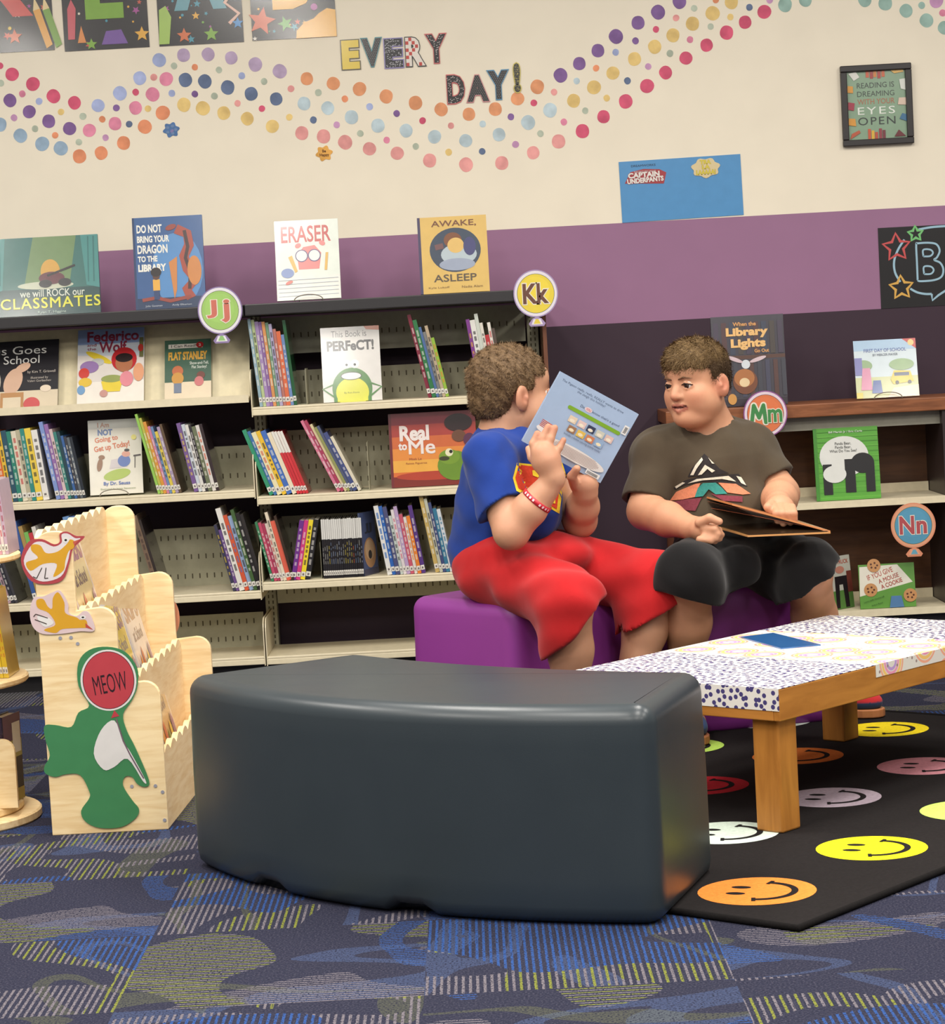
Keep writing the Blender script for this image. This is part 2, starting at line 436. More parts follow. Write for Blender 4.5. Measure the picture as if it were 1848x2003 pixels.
# four READ posters, cropped by the top of the picture
def poster(name, x0, y0, x1, ytop, label, art, kind='gloss', Y=DW - .001, c=(38, 34, 36), z1=None, tilt=0.0):
    o, w, h = wall_frame(x0, y0, x1, ytop, Y)
    t = thing(name, o, label, 'poster', None)
    u = (FX * math.cos(tilt) + FZ * math.sin(tilt)); v = (FZ * math.cos(tilt) - FX * math.sin(tilt))
    MB().slab(o, u, v, FN, w, h, 0, .0012, mat(c, kind)).build('sheet', t)
    cv = Canvas(o, u, v, FN, w, h, z0=.0014, kind=kind); art(cv); cv.build('print', t)
    return t
def confetti(cv, seed, n=16):
    rnd = random.Random(seed)
    for k in range(n):
        x, y = rnd.uniform(.05, .95), rnd.uniform(.04, .5)
        c = rnd.choice([(206, 90, 70), (116, 168, 70), (224, 168, 60), (70, 150, 170), (170, 80, 150), (230, 220, 200)])
        if rnd.random() < .5: cv.star(x, y, rnd.uniform(.02, .05), c, rot=rnd.random())
        else: cv.circ(x, y, rnd.uniform(.008, .018), c, 10)
def aR(cv):
    confetti(cv, 1, 8); cv.txt('R', .12, .37, .78, 1.04, (206, 74, 66), bold=.05)
    for k, (x, c) in enumerate(((.82, (224, 160, 60)), (.93, (120, 160, 60)))):
        cv.poly([(x - .04, .42), (x + .04, .44), (x + .16, .06), (x + .09, .02)], c)
        cv.poly([(x - .04, .42), (x + .04, .44), (x - .02, .56)], (232, 206, 150))
    cv.star(.18, .14, .1, (120, 176, 190), rot=.2); cv.star(.55, .16, .09, (206, 100, 60)); cv.circ(.5, .25, .02, (226, 190, 70))
def aE(cv):
    confetti(cv, 2, 10); cv.txt('E', .27, .32, .72, 1.0, (128, 172, 58), bold=.05)
    cv.star(.9, .66, .13, (128, 172, 58), rot=.5); cv.poly([(.05, .12), (.13, .12), (.16, .44), (.11, .54), (.06, .44)], (206, 90, 100))
    cv.poly([(.16, .08), (.26, .08), (.21, .26)], (222, 140, 70)); cv.poly([(.44, .05), (.75, .05), (.68, .2), (.5, .19)], (120, 84, 160))
    cv.star(.92, .14, .09, (232, 174, 66)); cv.star(.32, .06, .07, (128, 172, 58)); cv.ell(.07, .7, .06, .05, (150, 66, 120))
def aA(cv):
    confetti(cv, 3, 10); cv.txt('A', .2, .36, .82, 1.04, (104, 160, 172), bold=.05)
    cv.poly([(.0, .02), (.12, .02), (.16, .3), (.1, .42), (.02, .38)], (168, 200, 96)); cv.star(.45, .3, .05, (232, 174, 66))
    cv.star(.3, .1, .09, (214, 112, 62)); cv.star(.62, .1, .09, (128, 172, 58)); cv.line([(.98, .62), (.8, .42), (.96, .3), (.84, .2)], .04, (226, 180, 160))
    cv.star(.94, .2, .07, (70, 140, 200))
def aD(cv):
    confetti(cv, 4, 10); cv.txt('D', .26, .31, .8, 1.06, (228, 168, 56), bold=.05)
    cv.star(.12, .2, .17, (214, 104, 70), rot=.1); cv.star(.4, .16, .09, (110, 170, 80), rot=.6)
    cv.poly([(.52, 0), (1, 0), (1, .28), (.9, .3), (.8, .25), (.74, .2), (.62, .16), (.53, .08)], (228, 168, 56))
    cv.circ(.75, .32, .04, (170, 80, 150)); cv.star(.03, .02, .03, (226, 220, 210))
PH = 196
poster('letter_poster', -62, 107, 95, 107 - PH, 'glossy black poster with a red letter R, partly out of the picture at the left', aR)
poster('letter_poster', 127, 101, 281, 101 - PH, 'glossy black poster with a green letter E over a purple star', aE)
poster('letter_poster', 312, 91, 466, 91 - PH, 'glossy black poster with a teal letter A', aA)
poster('letter_poster', 494, 80, 648, 80 - PH, 'glossy black poster with a golden letter D over a yellow cloud', aD)

# two small cloud stickers
def blob(cx, cy, r, c, label, txt=None):
    q = pd(cx, cy, DW); mb = MB(); pts = []
    for i in range(40):
        a = 2 * math.pi * i / 40; rr = r * (1 + .16 * math.sin(6 * a + .5))
        pts.append((q.x + rr * math.cos(a), DW - .0005, q.z + rr * .92 * math.sin(a)))
    t = thing('cloud_sticker', q, label, 'sticker')
    mb.prism(pts, FN, .0008, mat(c, 'decal')); mb.build('sticker', t)
    cv = Canvas(Vector((q.x - r, DW - .0015, q.z - r)), FX, FZ, FN, 2 * r, 2 * r, z0=.0003)
    if txt: cv.txt(txt, .2, .25, .82, .75, (112, 72, 36), bold=.03)
    else:
        for k in range(5):
            a = k * 1.257; cv.ell(.5 + .3 * math.cos(a), .5 + .26 * math.sin(a), .12, .1, (112, 140, 180))
        cv.ell(.55, .42, .14, .1, (134, 128, 176), rot=.6)
    cv.build('print', t)
blob(335, 254, .0245, (88, 120, 166), 'small blue cloud sticker below the orange dots on the cream wall')
blob(634, 300, .025, (214, 160, 84), 'small orange cloud sticker reading Be Happy on the cream wall', 'Be\nHappy')

# blue cartoon poster: lettering only
def aU(cv):
    cv.txt('DREAMWORKS', .10, .90, .30, .935, (40, 60, 90), bold=.01)
    cv.poly([(.04, .64), (.36, .60), (.385, .78), (.33, .84), (.2, .86), (.09, .82)], (172, 60, 66))
    cv.txt('THE FIRST EPIC MOVIE', .12, .80, .30, .83, (226, 214, 214), bold=.01)
    cv.txt('CAPTAIN', .07, .72, .33, .81, (240, 232, 224), bold=.05, edge=(150, 40, 50), ew=.03, rot=.02)
    cv.txt('UNDERPANTS', .06, .635, .36, .72, (240, 232, 224), bold=.05, edge=(150, 40, 50), ew=.03, rot=.04)
    pts = []
    for i in range(36):
        a = 2 * math.pi * i / 36; k = 1 + .1 * math.sin(7 * a); pts.append((.71 + .112 * k * math.cos(a), .81 + .155 * k * math.sin(a)))
    cv.poly(pts, (228, 208, 160))
    for k, (tx, y0, y1) in enumerate((('TRA', .87, .94), ('LA', .79, .86), ('LAAAAA!', .70, .78))):
        cv.txt(tx, (.665, .68, .63)[k], y0, (.755, .745, .79)[k], y1, (226, 206, 70), bold=.05, edge=(120, 100, 40), ew=.02)
poster('cartoon_poster', 1217, 436, 1449, 304, 'laminated blue cartoon movie poster with red lettering stuck over the purple band', aU, c=(86, 152, 206), tilt=.012)

# framed print
o, w, h = wall_frame(1648, 288, 1780, 123, DW - .002)
t = thing('framed_print', o, 'black framed green print with reading motto hung high on the cream wall', 'picture frame')
fm = mat((34, 28, 28), 'plastic'); fw = .021
fr = MB()
for a, b, c_, d in ((0, 0, w, fw), (0, h - fw, w, h), (0, fw, fw, h - fw), (w - fw, fw, w, h - fw)):
    fr.slab(o + FX * a + FZ * b, FX, FZ, FN, c_ - a, d - b, 0, .018, fm)
bevel(fr.build('frame', t), .003)
MB().slab(o + FX * fw + FZ * fw, FX, FZ, FN, w - 2 * fw, h - 2 * fw, 0, .006, mat((140, 168, 140), 'gloss')).build('print_sheet', t)
cv = Canvas(o + FX * fw + FZ * fw, FX, FZ, FN, w - 2 * fw, h - 2 * fw, z0=.0064, kind='gloss')
cv.txt('READING IS', .17, .755, .81, .835, (64, 72, 66), bold=.005).txt('DREAMING', .17, .63, .81, .71, (64, 72, 66), bold=0).txt('WITH YOUR', .17, .515, .81, .595, (176, 112, 84), bold=.005)
cv.txt('EYES', .17, .365, .81, .475, (236, 240, 230), bold=.0, sp=1.2).txt('OPEN', .17, .21, .81, .325, (56, 64, 60), bold=.0, sp=1.2)
for k, (x, c) in enumerate(((.33, (206, 92, 60)), (.4, (170, 60, 60)), (.46, (214, 130, 60)), (.53, (180, 60, 60)), (.6, (206, 100, 60)))):
    cv.rect(x, .91 - .02 * (k % 2), x + .055, 1, c)
for k, (x, c) in enumerate(((.33, (206, 92, 60)), (.39, (226, 180, 60)), (.45, (190, 80, 60)), (.52, (150, 60, 70)), (.58, (120, 50, 60)))):
    cv.rect(x, .0, x + .05, .15 - .025 * (k % 3), c)
for pts, c in (([(.03, .98), (.12, .87), (.22, .92), (.16, 1)], (226, 224, 216)), ([(.75, 1), (.82, .95), (.98, .97), (.97, 1)], (222, 176, 90)),
               ([(0, .7), (.1, .69), (.1, .79), (.01, .8)], (222, 156, 60)), ([(.92, .72), (1, .7), (1, .87), (.9, .86)], (226, 228, 220)),
               ([(0, .45), (.1, .43), (.12, .54), (.01, .56)], (168, 52, 72)), ([(.86, .49), (1, .48), (1, .59), (.88, .59)], (226, 200, 180)),
               ([(.0, .22), (.13, .2), (.12, .31), (.01, .32)], (222, 156, 60)), ([(.88, .28), (1, .24), (1, .34), (.93, .36)], (60, 112, 150)),
               ([(.02, .01), (.2, .1), (.18, .14), (.05, .09)], (190, 90, 60)), ([(.78, .02), (.98, .02), (.86, .12)], (110, 44, 48))):
    cv.poly(pts, c)
cv.build('print', t)
MB().slab(o + FX * fw + FZ * fw, FX, FZ, FN, w - 2 * fw, h - 2 * fw, .0105, .0108, None or mat((255, 255, 255), 'gloss')) if False else None

# black neon-style poster at the right edge
def aB(cv):
    cy = (160, 196, 214)
    def sm(P, k=5):
        out = []; n = len(P)
        for i in range(n - 1):
            p0, p1, p2, p3 = P[max(i - 1, 0)], P[i], P[i + 1], P[min(i + 2, n - 1)]
            for j in range(k):
                t = j / k; out.append(tuple(.5 * (2 * p1[q] + (p2[q] - p0[q]) * t + (2 * p0[q] - 5 * p1[q] + 4 * p2[q] - p3[q]) * t * t + (3 * p1[q] - p0[q] - 3 * p2[q] + p3[q]) * t ** 3) for q in (0, 1)))
        return out + [P[-1]]
    cv.line(sm([(.27, .84), (.2, .72), (.155, .58), (.16, .44), (.21, .32)]), .022, cy)
    cv.line(sm([(.42, .955), (.55, .975), (.75, .98), (1.0, .975)]), .022, cy)
    cv.line(sm([(.31, .23), (.38, .18), (.46, .155), (.53, .15)]), .022, cy); cv.line([(.53, .15), (.535, .07), (.60, .13), (.70, .2)], .022, cy)
    for cx, yy, r, c in ((.185, .75, .145, (206, 84, 84)), (.387, .905, .08, (120, 196, 120)), (.218, .25, .125, (224, 174, 84))):
        pts = []
        for i in range(10):
            a = .35 + math.pi * i / 5; q = r if i % 2 == 0 else r * .5
            pts.append((cx + q * math.cos(a), yy + q * math.sin(a) * cv.w / cv.h))
        cv.line(pts, .03, c, closed=True)
    outer = [(.39, .33), (.39, .55), (.39, .77), (.41, .785), (.52, .785), (.60, .76), (.63, .68), (.60, .6), (.57, .57), (.63, .53), (.66, .45), (.64, .36), (.56, .32), (.42, .315)]
    cv.line(sm(outer + outer[:1]), .02, cy)
    for y0, y1 in ((.62, .70), (.40, .49)):
        cv.line(sm([(.46, y0), (.46, y1), (.53, y1), (.56, (y0 + y1) / 2), (.53, y0), (.46, y0)]), .018, cy)
poster('neon_sign_poster', 1723, 604, 1905, 436, 'black poster printed with neon-look stars and letter B, cut by the right edge', aB, c=(26, 23, 25), kind='gloss')

# balloon-shaped shelf signs
def balloon(cx, cy, wpx, hpx, Y, txt, c, tc, rim, rim2, label, knot):
    s = Y / FPX; w, h = wpx * s, hpx * s
    q = pd(cx, cy, Y)
    t = thing('balloon_sign', Vector((q.x, Y, q.z - h / 2)), label, 'sign', 'balloon alphabet signs')
    def ol(k, kn=True, wob=0):
        pts = []
        for i in range(48):
            a = -math.pi / 2 + 2 * math.pi * (i + .5) / 48
            x, z = .5 * w * math.cos(a) * k, .42 * h * math.sin(a) * k + .08 * h
            if kn and i in (0, 47):
                sgn = 1 if i == 0 else -1
                seq = [(.1 * w * sgn, -.36 * h), (.19 * w * sgn, -.45 * h), (.15 * w * sgn, -.5 * h)]
                if i == 47: seq = [(x, z)] + seq[:0] + [(-.1 * w, -.36 * h), (-.19 * w, -.45 * h), (-.15 * w, -.5 * h)]
                else: seq = [(.15 * w, -.5 * h), (.19 * w, -.45 * h), (.1 * w, -.36 * h), (x, z)]
                pts += [(q.x + X, Y, q.z + Z) for X, Z in seq]
            else: pts.append((q.x + x, Y, q.z + z))
        return pts
    MB().prism(ol(1.0), FN, .003, mat(rim2, 'gloss')).build('board', t)
    cv = Canvas(Vector((q.x - w / 2, Y - .003, q.z - h / 2)), FX, FZ, FN, w, h, z0=.0003, kind='gloss')
    cv.ell(.5, .58, .475, .40, rim, 40); cv.ell(.5, .58, .42, .35, (96, 110, 70) if c[1] > 150 else (90, 70, 70), 40); cv.ell(.5, .58, .41, .342, c, 40)
    cv.ell(.49, .62, .33, .26, tuple(min(255, int(v * 1.03)) for v in c), 40)
    cv.poly([(.37, .03), (.63, .03), (.58, .13), (.42, .13)], rim); cv.poly([(.42, .045), (.58, .045), (.53, .13), (.47, .13)], knot)
    bx = {'J': (.2, .45, .43, .77), 'j': (.52, .36, .72, .77), 'M': (.15, .42, .53, .76), 'm': (.55, .42, .88, .66), 'N': (.19, .42, .52, .76), 'n': (.57, .42, .80, .66)}
    if txt == 'Kk': cv.txt(txt, .21, .40, .79, .76, tc, bold=.03, edge=(240, 232, 214), ew=.035)
    else:
        for ch in txt:
            if ch == 'M':
                mp_ = [(.18, .43), (.24, .74), (.35, .52), (.46, .74), (.50, .43)]
                for wd, cc in ((.15, (240, 232, 214)), (.085, tc)):
                    for k in range(4): cv.line(mp_[k:k + 2], wd, cc)
                    for pt in mp_: cv.circ(pt[0], pt[1], wd / 2, cc, 14)
                continue
            cv.txt(ch, *bx[ch], tc, bold=.03, edge=(240, 232, 214), ew=.03)
    cv.build('print', t)
    # clip that holds the sign on the shelf edge
    MB().box(q.x - .008, q.x + .008, Y + .0002, Y + .03, q.z - .004, q.z + .004, mat((180, 180, 176), 'plastic')).build('clip', t)
balloon(431, 616, 87, 110, DF - .035, 'Jj', (166, 206, 112), (212, 120, 104), (236, 232, 236), (150, 130, 176), 'green balloon sign with red letters Jj on the bookshelf front', (150, 200, 120))
balloon(1048, 583, 87, 110, DF - .035, 'Kk', (236, 212, 74), (112, 74, 62), (234, 226, 234), (170, 150, 190), 'yellow balloon sign with brown letters Kk at the bookshelf end', (230, 206, 80))
balloon(1497, 818, 86, 108, 7.615, 'Mm', (226, 124, 78), (70, 140, 78), (234, 214, 226), (150, 90, 150), 'orange balloon sign with green letters Mm behind the boy in brown', (220, 120, 80))
balloon(1786, 1036, 88, 106, 7.615, 'Nn', (96, 158, 188), (184, 88, 92), (232, 168, 134), (228, 150, 116), 'blue balloon sign with red letters Nn on the wooden bookcase', (110, 170, 190))
# ================================================================ steel bookshelves
CRM = mat((214, 202, 172), 'metal'); CRM2 = mat((196, 186, 158), 'metal'); BLK = mat((40, 38, 40), 'plastic'); SLOT = mat((92, 86, 70), 'matte')
GRN = mat((172, 168, 142), 'metal')
def back_stop(par, x0, x1, z0, z1, Y=7.86, rows=1, name='back_stop', m=None):
    MB().box(x0, x1, Y, Y + .004, z0, z1, m or GRN).build(name, par)
    sl = MB(); n = int((x1 - x0) / .024)
    for r in range(rows):
        zc = z0 + (z1 - z0) * (r + .5) / rows
        for i in range(n):
            x = x0 + .03 + i * .024
            if x > x1 - .02: break
            sl.box(x, x + .004, Y - .0006, Y - .0001, zc - .008, zc + .008, SLOT)
    sl.build('slots', par)['kind'] = 'stuff'
def shelf_unit(x0, x1, zs, stops, canopy, label, sloped=None, base=.078, posts=None, ends=(.012, .012)):
    t = thing('bookshelf', Vector(((x0 + x1) / 2, DF + .15, 0)), label, 'bookshelf')
    # slotted posts
    for xp in (posts or (x0, x1)):
        MB().box(xp - .018, xp + .018, 7.88, 7.94, 0, canopy - .03, GRN).build('post', t)
        sl = MB()
        for k in range(60):
            z = .06 + k * .019
            for dx in (-.009, .005): sl.box(xp + dx, xp + dx + .004, 7.8791, 7.8796, z, z + .011, SLOT)
        sl.build('post_slots', t)['kind'] = 'stuff'
    a, b = x0 + .004, x1 - .004
    for i, z in enumerate(zs):
        s = MB()
        if i == 0 and sloped:
            s.hexa([(a, DF, z - .02), (b, DF, z - .02), (b, DF + .012, z - .02), (a, DF + .012, z - .02), (a, DF, z + .004), (b, DF, z + .004), (b, DF + .004, z + .004), (a, DF + .004, z + .004)], CRM)
            s.hexa([(a, DF + .004, z - .02), (b, DF + .004, z - .02), (b, DF + .05, z - .012), (a, DF + .05, z - .012), (a, DF + .004, z - .008), (b, DF + .004, z - .008), (b, DF + .05, z), (a, DF + .05, z)], CRM)
            s.build('shelf', t)
            p = MB().hexa([(a, DF + .05, z - .012), (b, DF + .05, z - .012), (b, DF + .058, z - .012), (a, DF + .058, z - .012),
                           (a, DF + .19, canopy - .045), (b, DF + .19, canopy - .045), (b, DF + .198, canopy - .045), (a, DF + .198, canopy - .045)], mat((212, 200, 166), 'metal'))
            p.build('sloped_display_panel', t)
            continue
        s.box(a, b, DF, DF + .3, z - .008, z, CRM); s.box(a, b, DF, DF + .012, z - .026, z - .0079, CRM)
        bevel(s.build('shelf', t), .002)
        for xe, sg in ((a, 1), (b, -1)):       # end plates with a rounded front corner
            hgt = .15; pts = [(xe, DF + .002, z), (xe, DF + .002, z + hgt * .55)]
            for k in range(6):
                an = math.pi - math.pi / 2 * k / 5
                pts.append((xe, DF + .042 + .04 * math.cos(an), z + hgt - .04 + .04 * math.sin(an) if k else z + hgt - .04))
            pts += [(xe, DF + .3, z + hgt), (xe, DF + .3, z)]
            MB().prism([(xe, y, q - .03) for _, y, q in pts], (sg, 0, 0), -.003, CRM).build('end_plate', t)
    for z0, z1, rows, m in stops: back_stop(t, a + .02, b - .02, z0, z1, rows=rows, m=m)
    # base with kick plate
    MB().box(a, b, DF + .04, DF + .06, 0, base - .02, mat((30, 28, 30), 'plastic')).build('kick_plate', t)
    c = MB().box(x0 - ends[0], x1 + ends[1], DF - .03, 7.94, canopy - .036, canopy, BLK); bevel(c.build('canopy_top', t), .003)
    return t
XL, XM, XR = -.680 - .905, -.680, .228
ZA = [.905, .610, .288, .078]; ZB = [.868, .586, .313, .076]; CAN = 1.192
shelf_unit(XL, XM - .001, ZA, [(.61, .74, 2, None), (.288, .48, 3, None), (.078, .19, 2, None)], CAN,
           'cream steel bookshelf section with a sloped top display row, at the left', sloped=True, posts=(XL,), ends=(.012, -.0005))
shelf_unit(XM + .001, XR, ZB, [(1.03, 1.15, 1, mat((150, 148, 128), 'metal')), (.868, .975, 2, None), (.586, .78, 4, None), (.313, .50, 3, None), (.215, .29, 1, None)], CAN,
           'cream steel bookshelf section with open shelves behind the boy in blue', ends=(-.0005, .012))
# wooden end strip beside the second unit
MB().box(XR + .024, XR + .036, DF + .02, DW - .002, 0, 1.15, wood((92, 56, 40), (116, 72, 50), 'Z')).build('end_strip', bpy.data.objects['bookshelf.001'])

# ================================================================ wooden bookcase behind the boy in brown
bc = thing('wooden_bookcase', Vector((1.08, 7.8, 0)), 'low brown wooden bookcase with cream steel shelves against the dark wall', 'bookcase')
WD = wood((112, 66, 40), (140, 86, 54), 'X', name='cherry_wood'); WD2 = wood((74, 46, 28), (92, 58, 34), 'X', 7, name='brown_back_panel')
BX0, BX1, BY = .64, 1.53, 7.64
ZT = pd(1700, 784, BY).z
bevel(MB().box(BX0 - .01, BX1 + .6, BY, DW - .002, ZT - .042, ZT, WD).build('top_board', bc), .003)
MB().box(BX0, BX1, BY + .05, BY + .06, ZT - .086, ZT - .0421, mat((150, 146, 130), 'metal')).build('shelf_rail', bc)
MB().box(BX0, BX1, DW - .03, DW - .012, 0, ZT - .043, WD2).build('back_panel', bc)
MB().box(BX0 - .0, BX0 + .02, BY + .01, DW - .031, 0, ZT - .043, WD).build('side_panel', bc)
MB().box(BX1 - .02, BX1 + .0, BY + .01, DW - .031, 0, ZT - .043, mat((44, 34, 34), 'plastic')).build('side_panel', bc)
ZW = pd(1700, 977, BY).z; ZC = pd(1700, 1193, BY).z
for z in (ZW, ZC):
    s = MB().box(BX0 + .022, BX1 - .022, BY, BY + .28, z - .008, z, CRM); s.box(BX0 + .022, BX1 - .022, BY, BY + .012, z - .022, z - .0081, CRM)
    s.box(BX0 + .022, BX1 - .022, BY + .274, BY + .28, z, z + .03, CRM)
    s.build('shelf', bc)
MB().box(BX0 + .022, BX1 - .022, BY + .03, BY + .05, 0, ZC - .022, mat((30, 26, 28), 'plastic')).build('kick_plate', bc)
# ================================================================ books
PAGE = (236, 228, 210)
def face_book(label, bl, br, tl, d, lean, thick, c, art, z=None, d2=None, group=None, spine=None, name='picture_book', kind='gloss'):
    """a book shown front cover out: bottom corners and one top corner as seen, standing at depth d, leaning back"""
    a, b = pd(bl[0], bl[1], d), pd(br[0], br[1], d2 or d)
    if z is None: z = (a.z + b.z) / 2
    a.z = b.z = z
    u = b - a; w = u.length; u.normalize()
    n0 = Vector((u.y, -u.x, 0)); la = math.radians(lean)
    v = FZ * math.cos(la) - n0 * math.sin(la); n = n0 * math.cos(la) + FZ * math.sin(la)
    lo, hi = .02, .8
    for _ in range(40):
        m = (lo + hi) / 2
        if pr(a + v * m)[1] > tl[1]: lo = m
        else: hi = m
    h = lo; bt = min(.0025, thick * .3)
    # the whole book is lifted so that the lower back edge rests on the shelf
    a = a + FZ * (thick * math.sin(la))
    t = thing(name, a, label, 'book', group)
    cm = mat(c, kind); cb = MB()
    cb.slab(a, u, v, n, w, h, -bt, 0, cm); cb.slab(a, u, v, n, w, h, -thick, -thick + bt, cm)
    cb.slab(a, u, v, n, bt * 1.4, h, -thick + bt, -bt, mat(spine or c, kind))
    cb.build('cover', t)
    MB().slab(a + v * .003, u, v, n, w - .003, h - .006, -thick + bt + .0001, -bt - .0001, mat(PAGE, 'paper')).build('pages', t)
    cv = Canvas(a, u, v, n, w, h, z0=.0002, kind=kind); art(cv); cv.build('cover_print', t)
    return t
def easel(x, y, d, wpx, z, label):
    q = pd(x, y, d); w = wpx * d / FPX / 2
    q.z = z
    m = mat((120, 112, 100), 'metal'); t = thing('book_easel', Vector((q.x, d, z)), label, 'book stand')
    P = [(q.x + w * math.cos(a), d - .022, z + .004 + .018 * math.sin(a)) for a in [math.pi * i / 12 for i in range(13)]]
    MB().tube(P, .0016, m, 6).build('front_loop', t, True)
    for s in (-1, 1):
        MB().tube([(q.x + s * w, d - .028, z + .004), (q.x + s * w, d + .01, z + .003), (q.x + s * w * .8, d + .05, z + .12), (q.x + s * w * .8, d + .09, z + .002)], .0016, m, 6).build('side_wire', t, True)
TOPZ = CAN + .0005
def a_class(c):
    c.rect(0, 0, 1, .34, (36, 74, 74)); c.rect(0, .34, 1, 1, (54, 110, 104)); c.poly([(.3, .36), (.72, .36), (.8, 1), (.4, 1)], (112, 140, 92)); c.ell(.5, .38, .26, .05, (196, 200, 176))
    c.poly([(0, .3), (.1, .34), (.14, 1), (0, 1)], (70, 140, 136)); c.poly([(.88, .36), (1, .32), (1, 1), (.84, 1)], (70, 140, 136))
    for x in (.03, .08, .9, .95): c.line([(x, .4), (x + .01, .98)], .012, (50, 112, 110))
    # drum shape on the stage
    c.ell(.55, .55, .09, .16, (210, 160, 66)); c.ell(.56, .47, .12, .08, (96, 40, 52)); c.line([(.52, .5), (.78, .62)], .02, (40, 34, 36)); c.ell(.5, .4, .06, .05, (40, 38, 42)); c.ell(.68, .41, .06, .05, (40, 38, 42))
    c.txt('we will ROCK our', .26, .235, .86, .33, (214, 220, 206), bold=.01); c.txt('CLASSMATES', .08, .09, 1.0, .225, (222, 220, 60), bold=.03, sp=1.12); c.txt('Ryan T. Higgins', .42, .015, .68, .055, (170, 190, 180), bold=.01)
face_book('wide green picture book We Will Rock Our Classmates on the shelf top', (-14, 618), (197, 605), (-22, 470), 7.63, 7, .011, (44, 88, 86), a_class, z=TOPZ, spine=(60, 60, 64))
def a_dragon(c):
    c.rect(0, 0, 1, 1, (52, 92, 146)); c.ell(.62, .42, .36, .4, (84, 140, 196)); c.rect(0, 0, 1, .12, (34, 56, 92)); c.rect(0, 0, .03, 1, (36, 60, 100))
    c.txt('DO NOT', .06, .83, .42, .92, (238, 236, 226), bold=.035); c.txt('BRING YOUR', .06, .725, .52, .8, (238, 236, 226), bold=.04); c.txt('DRAGON', .06, .605, .49, .7, (238, 236, 226), bold=.035)
    c.txt('TO THE', .06, .515, .34, .58, (238, 236, 226), bold=.04); c.txt('LIBRARY', .06, .41, .46, .49, (238, 236, 226), bold=.05)
    c.line([(.62, .86), (.78, .8), (.8, .68), (.72, .56), (.76, .42), (.86, .3), (.74, .2), (.8, .1)], .14, (166, 70, 52)); c.line([(.74, .84), (.78, .66), (.74, .54), (.8, .38), (.78, .2)], .05, (60, 34, 34))
    c.poly([(.5, .5), (.62, .56), (.6, .2), (.56, .1)], (206, 132, 66)); c.ell(.86, .4, .1, .16, (206, 132, 66)); c.ell(.55, .88, .08, .03, (150, 64, 52), rot=.3)
    c.line([(.1, .1), (.3, .12), (.5, .08), (.8, .12)], .05, (150, 64, 52)); c.poly([(.26, .2), (.36, .2), (.36, .32), (.26, .32)], (232, 176, 70)); c.ell(.31, .36, .05, .045, (92, 58, 42)); c.ell(.31, .4, .075, .05, (36, 28, 28)); c.rect(.27, .1, .35, .2, (44, 66, 110))
    c.txt('Julie Gassman', .14, .02, .38, .045, (200, 206, 214), bold=0); c.txt('Andy Elkerton', .52, .02, .8, .045, (200, 206, 214), bold=0)
face_book('tall blue book Do Not Bring Your Dragon to the Library with a red dragon', (266, 605), (403, 597), (254, 428), 7.63, 7, .012, (44, 78, 128), a_dragon, z=TOPZ)
def a_eraser(c):
    c.rect(0, 0, 1, 1, (226, 232, 220)); c.rect(0, 0, 1, .3, (232, 230, 220)); c.txt('ERASER', .1, .72, .88, .93, (196, 76, 72), bold=.015)
    c.poly([(.36, .38), (.68, .38), (.72, .58), (.62, .68), (.44, .66), (.34, .56)], (226, 128, 124)); c.ell(.36, .68, .05, .03, (226, 128, 124), rot=.5); c.ell(.74, .7, .05, .03, (226, 128, 124), rot=-.5)
    for x in (.41, .61): c.circ(x, .55, .1, (96, 84, 130)); c.circ(x, .55, .085, (238, 232, 226))
    c.poly([(.2, .54), (.26, .56), (.34, .36), (.3, .34)], (222, 176, 80)); c.poly([(.76, .36), (.8, .36), (.83, .58), (.79, .58)], (222, 176, 80)); c.ell(.18, .34, .1, .06, (120, 140, 190))
    for k in range(5): c.line([(.03, .05 + .05 * k), (.97, .06 + .05 * k)], .006, (180, 190, 206))
    c.ell(.2, .22, .06, .02, (214, 110, 96), rot=.4)
face_book('pale picture book Eraser with red lettering on a wire easel on the shelf top', (542, 582), (667, 576), (533, 435), 7.65, 12, .01, (222, 228, 216), a_eraser, z=TOPZ + .004)
easel(604, 580, 7.65, 56, TOPZ, 'wire easel under the pale book with red lettering on the shelf top')
def a_awake(c):
    c.rect(0, 0, 1, 1, (226, 188, 104)); c.rect(0, 0, .04, 1, (70, 62, 96)); c.ell(.53, .56, .37, .29, (62, 74, 92), 36); c.ell(.58, .5, .26, .14, (186, 200, 206)); c.ell(.5, .69, .13, .1, (130, 80, 50)); c.ell(.54, .62, .12, .1, (230, 190, 110)); c.ell(.74, .6, .09, .12, (72, 72, 120)); c.ell(.55, .37, .26, .08, (160, 170, 190))
    c.line([(.24, .6), (.36, .62)], .08, (120, 84, 84)); c.txt('AWAKE,', .2, .86, .85, .95, (122, 76, 54), bold=.01); c.txt('ASLEEP', .2, .15, .82, .245, (96, 84, 70), bold=.01); c.txt('Kyle Lukoff', .12, .06, .42, .09, (140, 110, 66), bold=0); c.txt('Nadia Alam', .6, .06, .9, .09, (140, 110, 66), bold=0)
face_book('golden yellow hardback Awake, Asleep with an oval bed picture on the shelf top', (823, 573), (958, 566), (812, 428), 7.63, 5, .022, (222, 184, 100), a_awake, z=TOPZ, spine=(70, 62, 96))
